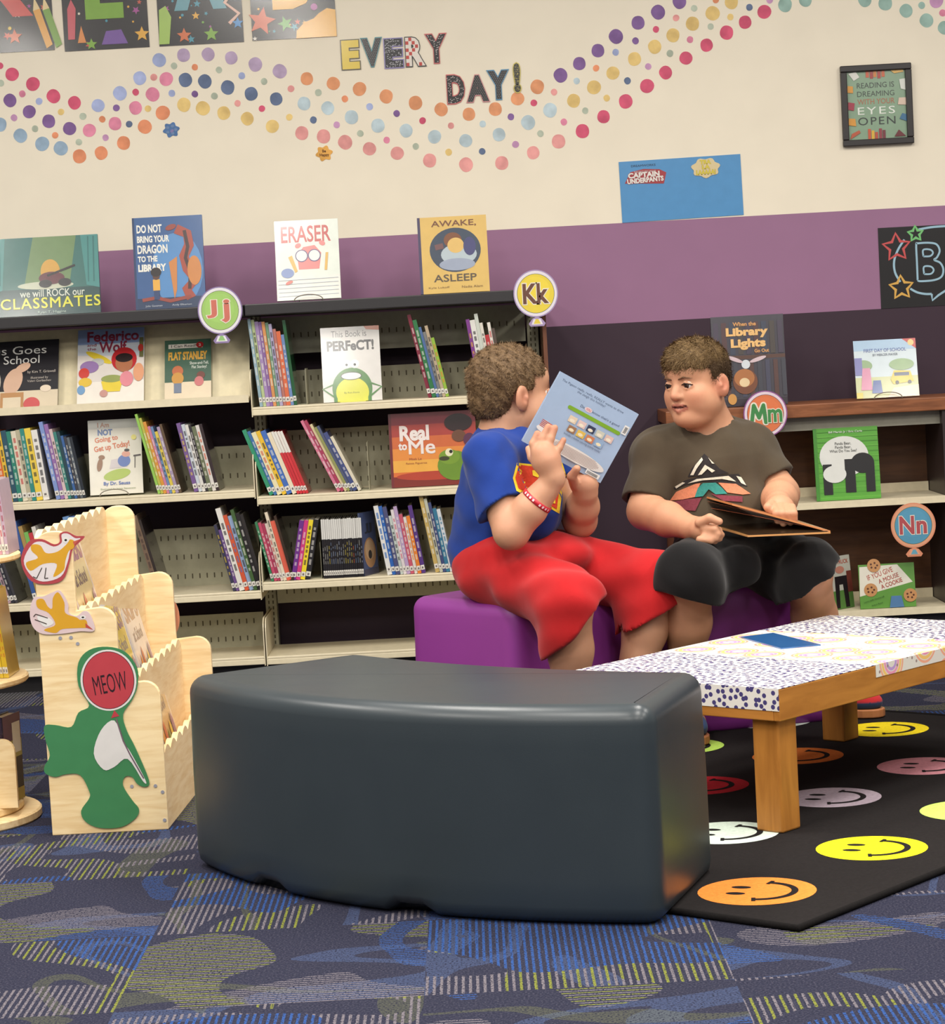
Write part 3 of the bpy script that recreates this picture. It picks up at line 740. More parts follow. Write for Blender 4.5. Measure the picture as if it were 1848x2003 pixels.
# sloped display row
ZS = .9005
def a_rufus(c):
    c.rect(0, 0, 1, 1, (40, 38, 42)); c.rect(0, 0, 1, .26, (222, 206, 178)); c.txt('Rufus Goes', -.28, .80, .82, .92, (222, 220, 214), bold=.0); c.txt('to School', -.05, .66, .72, .78, (222, 220, 214), bold=.0)
    c.ell(.34, .4, .13, .2, (214, 176, 150), rot=-.3); c.ell(.48, .6, .12, .06, (214, 176, 150), rot=.5); c.rect(.16, .02, .5, .24, (188, 140, 92)); c.rect(.2, 0, .46, .17, (222, 206, 178)); c.ell(.62, .06, .12, .1, (206, 92, 92)); c.ell(.82, .28, .08, .05, (232, 214, 190))
    c.ell(.06, .4, .1, .2, (206, 200, 180)); c.txt('by Kim T. Griswell', .55, .5, .96, .55, (200, 190, 180), bold=0); c.txt('illustrated by\nValeri Gorbachev', .55, .38, .9, .46, (190, 180, 170), bold=0)
face_book('black covered book Rufus Goes to School on the sloped display row', (-22, 799), (112, 790), (-22, 672), 7.60, 28, .006, (38, 36, 40), a_rufus, z=ZS)
def a_fed(c):
    c.rect(0, 0, 1, 1, (222, 214, 206)); c.rect(0, .8, 1, 1, (140, 160, 200)); c.rect(0, .0, 1, .3, (240, 232, 220)); c.poly([(0, .8), (1, .8), (1, .62), (0, .66)], (200, 206, 214))
    c.txt('Federico', .14, .83, .92, .97, (140, 52, 72), bold=.03); c.txt('and\nthe', .14, .72, .28, .81, (140, 52, 72), bold=.01); c.txt('Wolf', .32, .68, .74, .83, (140, 52, 72), bold=.03)
    c.ell(.32, .62, .22, .04, (222, 196, 60), rot=-.5); c.ell(.3, .56, .1, .05, (190, 190, 186)); c.ell(.18, .5, .14, .08, (150, 120, 170)); c.ell(.1, .42, .08, .07, (206, 70, 60)); c.ell(.12, .3, .1, .06, (226, 190, 70)); c.ell(.06, .2, .06, .06, (120, 160, 200))
    c.ell(.7, .58, .19, .16, (190, 44, 48)); c.ell(.7, .53, .13, .12, (176, 112, 78)); c.ell(.7, .6, .13, .06, (44, 32, 32)); c.poly([(.36, .3), (.68, .3), (.64, .16), (.4, .16)], (232, 206, 66)); c.ell(.52, .33, .16, .05, (150, 160, 90)); c.ell(.74, .32, .1, .1, (226, 140, 150)); c.circ(.4, .14, .06, (200, 150, 140)); c.ell(.92, .4, .08, .12, (226, 160, 120)); c.rect(.93, .6, .99, .86, (110, 110, 70)); c.ell(.95, .72, .04, .05, (190, 60, 50))
face_book('colourful paperback Federico and the Wolf with a red-hooded child on the sloped row', (150, 791), (281, 783), (154, 648), 7.60, 28, .005, (226, 214, 206), a_fed, z=ZS)
def a_flat(c):
    c.rect(0, 0, 1, 1, (70, 100, 82)); c.rect(0, 0, 1, .3, (232, 214, 184)); c.rect(.08, .86, .82, .93, (232, 226, 212)); c.txt('I Can Read!', .14, .875, .68, .92, (60, 60, 56), bold=.01); c.ell(.76, .905, .08, .05, (176, 44, 44)); c.txt('2', .735, .885, .785, .925, (236, 220, 210), bold=.02)
    c.txt('FLAT STANLEY', .08, .66, .92, .8, (212, 160, 66), bold=.05); c.txt('Show-and-Tell,\nFlat Stanley!', .54, .5, .95, .63, (226, 232, 220), bold=.01)
    c.ell(.28, .48, .12, .09, (196, 110, 70)); c.ell(.28, .36, .13, .1, (206, 150, 70)); c.rect(.2, .12, .36, .28, (120, 130, 150)); c.ell(.78, .4, .09, .06, (120, 70, 60)); c.ell(.74, .3, .1, .08, (206, 120, 120))
face_book('small green reader Flat Stanley on the sloped display row', (322, 785), (413, 778), (325, 668), 7.60, 28, .004, (66, 96, 78), a_flat, z=ZS)
def a_perf(c):
    c.rect(0, 0, 1, 1, (220, 216, 210)); c.poly([(.74, 1), (1, 1), (1, .94), (.78, .955)], (206, 120, 84)); c.txt('This Book is', .18, .865, .78, .95, (90, 88, 88), bold=-.005); c.txt('PERFeCT!', .1, .68, .9, .82, (62, 60, 60), bold=.04)
    # round green creature shape kept plain
    c.ell(.5, .17, .34, .28, (70, 126, 52), 36, a0=-20, a1=200); c.rect(.18, 0, .82, .1, (70, 126, 52)); c.ell(.5, .12, .28, .2, (214, 214, 52), 30); c.rect(.24, 0, .76, .06, (214, 214, 52)); c.ell(.49, .34, .18, .055, (60, 70, 50)); c.ell(.49, .34, .165, .045, (238, 236, 226))
    for x in (.42, .56): c.circ(x, .5, .075, (240, 238, 232)); c.circ(x, .49, .022, (30, 30, 30))
    for s, x in ((1, .8), (-1, .2)): c.line([(x, .24), (x + .2 * s, .18), (x, .06)], .03, (70, 126, 52))
    c.txt('By Ron Keres', .36, .1, .62, .13, (120, 130, 40), bold=0)
face_book('white book This Book Is Perfect with a green creature on the open top shelf', (633, 787), (748, 782), (627, 643), 7.62, 8, .008, (216, 212, 206), a_perf, z=ZB[0] + .0005)
def a_not(c):
    c.rect(0, 0, 1, 1, (228, 222, 206)); c.rect(0, .88, 1, 1, (200, 198, 188)); c.txt('I Am', .18, .9, .4, .965, (166, 108, 70), bold=.03); c.txt('NOT', .18, .79, .46, .875, (84, 112, 166), bold=.05); c.txt('Going to', .12, .69, .56, .78, (206, 112, 70), bold=.03, rot=.12); c.txt('Get up Today!', .1, .58, .78, .68, (206, 112, 70), bold=.03, rot=.14)
    c.ell(.52, .26, .26, .07, (170, 190, 86), rot=.2); c.poly([(.38, .34), (.72, .36), (.78, .5), (.42, .46)], (206, 196, 196)); c.ell(.66, .44, .12, .08, (96, 120, 180), rot=.3); c.ell(.7, .53, .08, .04, (220, 160, 140)); c.ell(.72, .58, .05, .02, (40, 36, 36)); c.line([(.84, .5), (.98, .51)], .03, (70, 60, 56)); c.line([(.87, .5), (.86, .34)], .015, (70, 60, 56))
    c.ell(.2, .4, .05, .09, (142, 100, 66), rot=-.2); c.ell(.24, .5, .06, .03, (142, 100, 66)); c.circ(.86, .75, .05, (232, 220, 120)); c.txt('By Dr. Seuss', .26, .11, .76, .17, (84, 112, 180), bold=.02)
    c.txt('Illustrated by James Stevenson', .2, .055, .86, .085, (120, 140, 90), bold=0)
face_book('white book I Am Not Going to Get Up Today on an easel', (176, 957), (280, 956), (182, 824), 7.63, 10, .007, (224, 218, 204), a_not, z=ZA[1] + .0045)
easel(225, 960, 7.63, 56, ZA[1] + .0005, 'wire easel under the white book on the second shelf')
def a_real(c):
    for k, q in enumerate(((142, 48, 60), (170, 64, 56), (206, 104, 56), (226, 140, 60), (232, 170, 70), (214, 110, 50))): c.rect(0, .86 - .16 * k - .04, 1, 1 - .16 * k if k else 1, q)
    c.rect(0, 0, 1, .14, (122, 40, 32)); c.ell(.5, .14, .44, .06, (176, 62, 40)); c.rect(0, 0, .03, 1, (110, 36, 44))
    c.txt('Real', .12, .62, .46, .83, (238, 226, 220), bold=.04); c.txt('to', .1, .5, .2, .6, (238, 226, 220), bold=.04); c.txt('Me', .22, .44, .52, .63, (238, 226, 220), bold=.04); c.txt('Minh Le', .22, .36, .36, .39, (150, 70, 46), bold=0); c.txt('Raissa Figueroa', .18, .3, .42, .33, (150, 70, 46), bold=0)
    c.ell(.74, .26, .2, .2, (104, 140, 40)); c.ell(.68, .38, .12, .1, (118, 152, 44)); c.circ(.68, .44, .045, (232, 226, 190)); c.circ(.7, .45, .02, (30, 30, 20)); c.ell(.62, .36, .06, .03, (60, 60, 30)); c.ell(.8, .84, .16, .12, (46, 28, 30)); c.ell(.8, .66, .08, .08, (110, 70, 50)); c.ell(.92, .6, .07, .09, (90, 44, 76))
face_book('wide red and orange book Real to Me standing behind the boy in blue', (766, 951), (936, 941), (758, 811), 7.63, 6, .011, (120, 40, 48), a_real, z=ZB[1] + .0005)
def a_lights(c):
    c.rect(0, 0, 1, 1, (66, 62, 72)); c.rect(0, .52, 1, .56, (90, 60, 50)); c.rect(0, 0, 1, .08, (52, 44, 54))
    for k in range(9): c.rect(.03 + .11 * k, .57, .1 + .11 * k, .93, [(70, 60, 78), (84, 56, 58), (60, 66, 84), (74, 66, 62)][k % 4]); c.rect(.06 + .11 * k, .1, .12 + .11 * k, .5, [(70, 70, 90), (88, 60, 56), (66, 66, 76)][k % 3])
    c.txt('When the', .3, .885, .62, .93, (222, 160, 96), bold=.03); c.txt('Library', .2, .75, .78, .87, (240, 190, 120), bold=.05); c.txt('Lights', .26, .62, .74, .745, (240, 190, 120), bold=.05); c.txt('Go Out', .58, .585, .78, .625, (222, 160, 96), bold=.03)
    c.ell(.43, .27, .17, .14, (120, 70, 44)); c.ell(.42, .31, .14, .1, (176, 112, 62)); c.ell(.42, .26, .07, .05, (232, 206, 160)); c.ell(.45, .46, .06, .05, (214, 220, 226)); c.ell(.3, .52, .12, .022, (214, 190, 196), rot=-.4); c.ell(.62, .51, .12, .022, (214, 190, 196), rot=.3); c.ell(.24, .08, .06, .06, (206, 150, 76))
face_book('dark book When the Library Lights Go Out on the wooden bookcase', (1399, 797), (1541, 790), (1394, 622), 7.72, 6, .014, (84, 84, 88), a_lights, z=ZT + .0005, spine=(150, 150, 140))
def a_first(c):
    c.rect(0, 0, 1, 1, (206, 220, 226)); c.rect(0, 0, 1, .36, (200, 204, 150)); c.rect(0, .82, 1, 1, (166, 196, 222)); c.poly([(.78, 1), (1, 1), (1, .82)], (196, 56, 46)); c.circ(.92, .93, .05, (232, 200, 120)); c.txt('FIRST DAY OF SCHOOL', .16, .79, .84, .85, (76, 96, 160), bold=.02); c.txt('BY MERCER MAYER', .3, .72, .7, .76, (90, 100, 120), bold=.01)
    c.ell(.75, .56, .2, .1, (150, 180, 130)); c.ell(.14, .56, .14, .1, (140, 170, 120)); c.rect(0, .4, .12, .7, (120, 120, 180)); c.poly([(.08, .14), (.26, .14), (.24, .52), (.12, .52)], (214, 140, 170)); c.poly([(.25, .08), (.42, .08), (.4, .3), (.28, .3)], (60, 90, 160))
    c.poly([(.56, .3), (.62, .46), (.88, .44), (.93, .26), (.6, .22)], (232, 196, 60)); c.rect(.62, .36, .86, .42, (90, 100, 120)); c.circ(.66, .25, .03, (40, 40, 44)); c.circ(.86, .25, .03, (40, 40, 44)); c.poly([(.5, 0), (1, 0), (1, .2), (.6, .16)], (216, 206, 180)); c.rect(0, 0, .1, .1, (226, 206, 90))
face_book('small square paperback First Day of School on a wire easel on the wooden bookcase', (1676, 784), (1798, 777), (1665, 668), 7.72, 10, .004, (206, 220, 226), a_first, z=ZT + .0045)
easel(1735, 783, 7.72, 54, ZT + .0005, 'wire easel under the First Day of School paperback')
def a_panda(c):
    # plain black-and-white stand-in shapes on a green ground
    c.rect(0, 0, 1, 1, (92, 166, 58))
    for k in range(14): c.rect(.06, .03 + .07 * k, 1, .045 + .07 * k, [(104, 178, 66), (82, 154, 52)][k % 2])
    c.rect(0, 0, .05, 1, (70, 140, 50)); c.ell(.46, .6, .38, .28, (226, 226, 220), 36); c.rect(.12, .08, .26, .5, (34, 32, 34)); c.rect(.46, .1, .62, .56, (34, 32, 34)); c.ell(.74, .5, .18, .14, (34, 32, 34)); c.rect(.78, .1, .92, .5, (34, 32, 34)); c.ell(.3, .36, .18, .12, (226, 226, 220))
    c.txt('Bill Martin Jr / Eric Carle', .24, .92, .76, .955, (230, 240, 220), bold=.02); c.txt('Panda Bear,\nPanda Bear,\nWhat Do You See?', .24, .66, .66, .8, (70, 70, 68), bold=.0)
face_book('green book Panda Bear with black and white shapes on the white shelf', (1598, 993), (1724, 986), (1593, 840), 7.66, 6, .009, (80, 152, 52), a_panda, z=ZW + .0005)
def a_mouse(c):
    c.rect(0, 0, 1, 1, (98, 150, 66)); c.poly([(.0, .28), (.96, .56), (.7, .97), (.02, .95)], (228, 222, 206)); c.txt('IF YOU GIVE', .14, .72, .62, .84, (176, 72, 60), bold=.01, rot=.3); c.txt('A MOUSE', .34, .62, .72, .72, (176, 72, 60), bold=.01, rot=.3); c.txt('A COOKIE', .38, .5, .78, .6, (176, 72, 60), bold=.01, rot=.3)
    for x, y in ((.2, .42), (.28, .97), (.9, .26)):
        c.circ(x, y, .12, (196, 142, 92))
        for k in range(5): c.circ(x + .06 * math.cos(k * 1.3), y + .06 * math.sin(k * 1.3), .018, (90, 54, 40))
    c.poly([(.52, 0), (.78, 0), (.74, .26), (.56, .26)], (84, 124, 168)); c.txt('Laura Joffe Numeroff', .06, .18, .44, .22, (40, 70, 40), bold=0, rot=.25)
    c.txt('Felicia Bond', .2, .08, .4, .11, (40, 70, 40), bold=0, rot=.25)
face_book('green and white book If You Give a Mouse a Cookie low on the wooden bookcase', (1684, 1212), (1793, 1206), (1678, 1106), 7.66, 7, .008, (92, 144, 62), a_mouse, z=ZC + .0005)
def a_truck(c):
    c.rect(0, 0, 1, 1, (206, 204, 190)); c.rect(0, 0, 1, .35, (96, 140, 70)); c.rect(.06, .84, .3, .94, (170, 190, 210)); c.txt('TRUCK', .4, .85, .92, .93, (190, 90, 70), bold=.02); c.poly([(.2, .02), (.36, .02), (.42, .46), (.58, .46), (.62, .02), (.8, .02), (.78, .62), (.24, .62)], (40, 34, 36)); c.ell(.5, .74, .2, .07, (206, 140, 120)); c.rect(.78, .3, 1, .7, (120, 60, 50))
face_book('pale picture book with dark boots leaning against the cookie book on the low shelf', (1629, 1206), (1672, 1201), (1618, 1092), 7.66, 5, .01, (200, 200, 190), a_truck, z=ZC + .0005, d2=7.74)
def a_blue(c):
    c.rect(0, 0, 1, 1, (70, 84, 126)); c.ell(.5, .35, .4, .24, (186, 140, 96)); c.ell(.5, .4, .3, .16, (206, 170, 130)); c.ell(.5, .32, .12, .07, (40, 34, 34)); c.txt('JJ', .25, .66, .75, .82, (40, 44, 60), bold=.03); c.rect(0, 0, 1, .1, (60, 60, 90))
face_book('blue book turned cover out at the end of the black series', (713, 1122), (741, 1115), (700, 1004), 7.60, 2, .006, (66, 80, 120), a_blue, z=ZB[2] + .0005, d2=7.70)

# ---------------------------------------------------------------- rows of spines
ORD = 'first second third fourth fifth sixth seventh eighth ninth tenth eleventh twelfth thirteenth fourteenth fifteenth sixteenth seventeenth eighteenth nineteenth twentieth'.split()
def cname(c):
    r, g, b = c; mx, mn = max(c), min(c)
    if mx < 62: return 'black'
    if mx - mn < 22: return 'white' if mx > 200 else 'grey' if mx > 95 else 'dark grey'
    if mx - mn < 50 and mx > 195 and b <= r: return 'cream'
    import colorsys
    h, s, v = colorsys.rgb_to_hsv(r / 255, g / 255, b / 255); h *= 360
    n = 'red' if h < 14 or h > 345 else 'orange' if h < 36 else 'yellow' if h < 64 else 'green' if h < 160 else 'teal' if h < 195 else 'blue' if h < 250 else 'purple' if h < 300 else 'pink'
    if n == 'orange' and v < .62: n = 'brown'
    return ('dark ' if v < .42 else 'pale ' if s < .3 and v > .7 else '') + n
def spine_book(o, a, tk, h, dep, c, band, label, group, top=None, lab=True, d0=DF):
    """spine-out book; o = lower left front corner, a = lean in the shelf plane"""
    u = Vector((math.cos(a), 0, math.sin(a))); v = Vector((-math.sin(a), 0, math.cos(a))); n = FN
    t = thing('book', o, label, 'book', group)
    cm = mat(c, 'gloss'); b = min(.0014, tk * .22); cb = MB()
    cb.slab(o, u, v, n, b, h, -dep, 0, cm); cb.slab(o + u * (tk - b), u, v, n, b, h, -dep, 0, cm); cb.slab(o + u * b, u, v, n, tk - 2 * b, h, -b, 0, cm)
    cb.build('cover', t)
    MB().slab(o + u * (b + .0001) + v * .002, u, v, n, tk - 2 * b - .0002, h - .004, -dep + .003, -b - .0002, mat(PAGE)).build('pages', t)
    cv = Canvas(o, u, v, n, tk, h, z0=.0002, kind='gloss')
    if top: cv.rect(0, .66, 1, 1, top)
    rnd = random.Random(hash((round(o.x, 4), round(o.z, 4))))
    y = .24
    if band:
        band = tuple(int(.6 * p + .4 * q) for p, q in zip(band, c))
        e = .62 if top else .9
        while y < e - .06:                       # title lettering reads as short dashes at this size
            l = rnd.uniform(.03, .1)
            cv.rect(.28, y, .72, min(e, y + l), band); y += l + rnd.uniform(.02, .06)
    if lab: cv.rect(.04, .05, .96, .05 + min(.10, .015 / h), (232, 228, 218)); cv.rect(.3, .065, .7, .05 + min(.08, .010 / h), (120, 112, 110))
    elif not band and not top: cv.rect(.1, .1, .9, .14, tuple(int(k * .8) for k in c))
    cv.build('spine_print', t)['kind'] = 'stuff'
    return t
def row(where, group, z, x, y, a, books, d0=DF + .012, dep=.17):
    """books from left to right: (width px, height px, colour, band colour or None, top colour)"""
    p = pd(x, y, d0); X = p.x; s = d0 / FPX; n = len(books)
    if a < 0:                                      # leaning right: rest on the lower right corner
        pass
    for i, bk in enumerate(books):
        wp, hp, c = bk[:3]; band = bk[3] if len(bk) > 3 else None; top = bk[4] if len(bk) > 4 else None
        tk, h = wp * s, hp * s / math.cos(a)
        o = Vector((X, d0 + random.uniform(0, .006), z + .0006))
        if a < 0: o.z += tk * math.sin(-a)
        k = ORD[i] if n <= 20 else str(i)
        lab = '%s book, %s from left in %s' % (cname(c), ORD[i], where)
        spine_book(o, a, tk, h, dep, c, band, lab, group, top)
        X += tk / math.cos(a) + .0006
    return X
def G(*c): return c
W_, Dk = (232, 228, 218), (50, 48, 50)
row('the row left of the Perfect book', 'readers left of the Perfect book', ZB[0], 508, 790, .085,
    [(6, 172, (150, 178, 190), W_), (6, 170, (190, 204, 150), Dk), (7, 166, (168, 142, 188), W_), (6, 165, (146, 108, 168), W_), (6, 165, (218, 150, 92), W_), (6, 163, (120, 160, 130), W_), (6, 160, (176, 166, 198), Dk), (6, 150, (188, 122, 112), W_), (8, 145, (222, 112, 74), W_), (6, 138, (112, 140, 188), W_), (6, 166, (36, 92, 54), None)])
row('the group right of the Perfect book', 'books right of the Perfect book', ZB[0], 838, 779, .2,
    [(7, 163, (132, 42, 62), W_), (8, 152, (52, 120, 72), W_), (5, 138, (82, 112, 160), None), (6, 128, (128, 128, 126), Dk), (6, 140, (188, 168, 140), Dk), (6, 116, (150, 188, 66), (230, 120, 60))])
row('the row above the blue-shirted boy', 'books behind the boy in blue, top shelf', ZB[0], 938, 776, .13,
    [(7, 148, (130, 62, 142), (230, 190, 60)), (10, 146, (228, 226, 218), Dk), (7, 158, (206, 212, 200), None), (6, 140, (226, 220, 206), Dk), (8, 116, (190, 60, 64), W_), (6, 140, (232, 226, 214), (190, 60, 60)), (6, 128, (92, 78, 70), None)])
row('the upright row on shelf two', 'upright readers on the second shelf', ZA[1], -14, 978, .115,
    [(12, 132, (214, 200, 196), (170, 60, 70)), (8, 134, (70, 110, 150), W_), (10, 140, (226, 112, 46), W_), (8, 138, (232, 190, 60), Dk), (10, 140, (44, 82, 100), W_), (8, 138, (48, 132, 112), W_), (10, 138, (226, 216, 192), (190, 60, 60)), (8, 140, (186, 178, 150), Dk), (8, 142, (54, 140, 130), W_), (12, 142, (238, 206, 76), Dk), (12, 138, (234, 230, 224), Dk)])
row('the leaning row left of the easel', 'leaning books on the second shelf', ZA[1], 110, 972, .165,
    [(8, 153, (130, 152, 208), W_), (8, 148, (152, 112, 170), W_), (6, 138, (214, 190, 190), Dk), (6, 132, (62, 132, 122), W_), (6, 132, (42, 72, 82), None), (5, 124, (62, 102, 160), W_), (5, 122, (64, 64, 72), W_), (5, 120, (96, 104, 112), W_), (5, 120, (40, 46, 56), None)], dep=.15)
row('the leaning row right of the easel', 'thin books right of the easel', ZA[1], 309, 964, .225,
    [(5, 158, (152, 200, 92), None), (5, 150, (188, 188, 84), W_), (6, 142, (220, 152, 66), W_), (5, 133, (206, 130, 160), W_), (5, 132, (110, 140, 180), Dk), (6, 122, (224, 200, 84), Dk), (6, 131, (170, 152, 180), W_), (5, 136, (100, 80, 62), None)])
row('the purple-edged row nearest the post', 'books at the right end of the second shelf', ZA[1], 380, 960, .2,
    [(8, 136, (122, 92, 150), (230, 206, 90)), (7, 133, (206, 214, 222), Dk), (6, 132, (226, 222, 216), Dk), (5, 130, (52, 50, 56), W_), (7, 128, (112, 120, 92), W_), (7, 130, (222, 216, 210), (206, 90, 60)), (6, 132, (54, 42, 46), None)])
row('the steep row right of the post', 'leaning books beside the slotted post', ZB[1], 527, 963, .345,
    [(8, 130, (52, 150, 112), None), (6, 127, (62, 112, 170), W_), (9, 124, (236, 226, 182), (206, 90, 70)), (8, 126, (236, 192, 56), Dk), (10, 126, (70, 112, 190), W_), (8, 122, (236, 222, 192), None), (5, 124, (212, 56, 64), None, W_), (5, 124, (206, 50, 60), None, W_), (5, 124, (212, 56, 64), None, W_), (5, 124, (204, 52, 58), None, W_)])
row('the steep pink row left of Real to Me', 'thin leaning books on the open second shelf', ZB[1], 660, 956, .43,
    [(6, 142, (218, 122, 150), W_), (6, 142, (172, 62, 92), W_), (5, 134, (222, 206, 162), None), (5, 128, (150, 152, 92), None), (5, 130, (84, 92, 122), None), (8, 116, (72, 82, 132), W_), (6, 108, (226, 216, 192), None)])
row('the row behind the yellow carousel set', 'books behind the yellow books', ZA[2], -6, 1176, .27,
    [(7, 112, (92, 112, 142), W_), (6, 108, (152, 62, 62), W_), (6, 110, (62, 122, 92), W_), (7, 108, (182, 152, 160), Dk), (7, 112, (50, 50, 58), W_), (5, 118, (64, 62, 66), None)])
row('the row behind the pine display', 'books behind the pine display', ZA[2], 66, 1171, .2,
    [(8, 160, (62, 92, 152), None), (8, 150, (172, 142, 84), None), (8, 138, (122, 182, 92), None), (8, 136, (200, 62, 72), None), (8, 148, (222, 216, 206), None), (8, 138, (112, 92, 112), None)])
row('the pair peeking over the pine display', 'blue books over the display', ZA[2], 160, 1166, .17, [(12, 164, (112, 150, 200), None), (12, 164, (84, 116, 176), None)])
row('the gap right of the pine display', 'single brown book', ZA[2], 306, 1157, .24, [(9, 158, (120, 98, 80), (70, 56, 50)), (5, 150, (52, 44, 42), None)], dep=.2)
row('the third-shelf row left of the post', 'books at the right end of the third shelf', ZA[2], 456, 1158, .23,
    [(6, 132, (62, 62, 84), (226, 190, 60)), (6, 122, (112, 82, 142), W_), (10, 164, (232, 228, 220), Dk), (8, 150, (212, 92, 62), (90, 120, 190)), (8, 148, (150, 172, 206), Dk), (7, 160, (72, 102, 62), W_), (8, 152, (42, 42, 46), W_), (6, 150, (50, 48, 50), None)])
row('the third-shelf row right of the post', 'leaning books at the left of the open third shelf', ZB[2], 531, 1136, .22,
    [(5, 118, (62, 132, 92), W_), (6, 116, (202, 82, 112), W_), (6, 114, (172, 62, 92), W_), (5, 114, (220, 202, 190), (190, 50, 50)), (6, 136, (230, 216, 192), Dk), (9, 118, (226, 102, 82), None), (5, 128, (60, 46, 40), None)])
row('the bright right-leaning row', 'right-leaning books on the open third shelf', ZB[2], 569, 1132, -.2,
    [(9, 116, (112, 52, 142), W_), (8, 116, (210, 62, 132), W_), (9, 116, (240, 216, 52), Dk), (10, 116, (42, 42, 46), W_)], dep=.15)
bs = []
rnd0 = random.Random(3)
for k in range(20): bs.append((3.6, 117 - rnd0.random() * 2, (38, 36, 40), rnd0.choice([(200, 180, 70), (150, 160, 180), (190, 90, 60), (110, 130, 160), (170, 170, 160)]), (222, 220, 214)))
row('the black series with white spine tops', 'black series on the open third shelf', ZB[2], 633, 1125, .0, bs, dep=.14)
row('the row right of the black series', 'books right of the black series', ZB[2], 758, 1122, .15,
    [(9, 137, (228, 226, 222), (50, 100, 180)), (7, 136, (54, 104, 184), W_), (8, 134, (82, 84, 122), W_), (6, 116, (196, 206, 200), Dk), (6, 128, (224, 214, 214), (200, 90, 110)), (7, 134, (186, 160, 196), W_), (7, 118, (202, 92, 112), W_), (6, 112, (228, 222, 214), (230, 130, 60)), (7, 114, (230, 132, 56), W_), (8, 134, (92, 62, 132), W_)])
row('the row beside the blue-shirted boy', 'books beside the boy in blue, third shelf', ZB[2], 852, 1120, .165,
    [(8, 152, (200, 172, 104), W_), (6, 146, (192, 192, 172), Dk), (6, 138, (72, 82, 122), W_), (7, 126, (62, 122, 152), W_), (7, 124, (212, 216, 220), (60, 120, 150))])
row('the low shelf of the wooden bookcase', 'books on the low wooden bookcase', ZC, 1612, 1209, .02,
    [(6, 116, (206, 204, 190), None), (8, 116, (130, 160, 200), W_), (5, 114, (222, 218, 208), None)], d0=BY + .02)
# L-shaped bookends
for x, y, z, hp, w in ((600, 788, ZB[0], 88, 'left of the Perfect book'), (722, 956, ZB[1], 118, 'left of the Real to Me book'),
                    (629, 1126, ZB[2], 90, 'left of the black series'),):
    p = pd(x, y, DF + .03); h = hp * DF / FPX * .8; m = GRN
    t = thing('bookend', Vector((p.x, DF + .04, z)), 'thin steel bookend ' + w, 'bookend', 'steel bookends')
    MB().box(p.x, p.x + .0012, DF + .03, DF + .15, z + .0022, z + h, m).build('plate', t); MB().box(p.x - .03, p.x + .0012, DF + .03, DF + .15, z + .0004, z + .0018, m).build('foot', t)
# ================================================================ curved benches
def bench_mat(c, ro=.36):
    m = bpy.data.materials.new('moulded_plastic'); nt, b = nodes(m); L = nt.links.new
    tc = N(nt, 'ShaderNodeTexCoord'); n1 = N(nt, 'ShaderNodeTexNoise'); n1.inputs['Scale'].default_value = 6; n1.inputs['Detail'].default_value = 4
    L(tc.outputs['Object'], n1.inputs['Vector'])
    mx = N(nt, 'ShaderNodeMix', data_type='RGBA'); l = lin(c)
    mx.inputs['A'].default_value = tuple(v * .92 for v in l[:3]) + (1,); mx.inputs['B'].default_value = tuple(v * 1.1 for v in l[:3]) + (1,)
    L(n1.outputs['Fac'], mx.inputs['Factor']); L(mx.outputs['Result'], b.inputs['Base Color'])
    mr = N(nt, 'ShaderNodeMapRange'); mr.inputs['To Min'].default_value = ro - .05; mr.inputs['To Max'].default_value = ro + .07
    L(n1.outputs['Fac'], mr.inputs['Value']); L(mr.outputs['Result'], b.inputs['Roughness'])
    n2 = N(nt, 'ShaderNodeTexNoise'); n2.inputs['Scale'].default_value = 500; L(tc.outputs['Object'], n2.inputs['Vector'])
    bp = N(nt, 'ShaderNodeBump'); bp.inputs['Strength'].default_value = .12; bp.inputs['Distance'].default_value = .0006
    L(n2.outputs['Fac'], bp.inputs['Height']); L(bp.outputs['Normal'], b.inputs['Normal'])
    return m
BH = .393
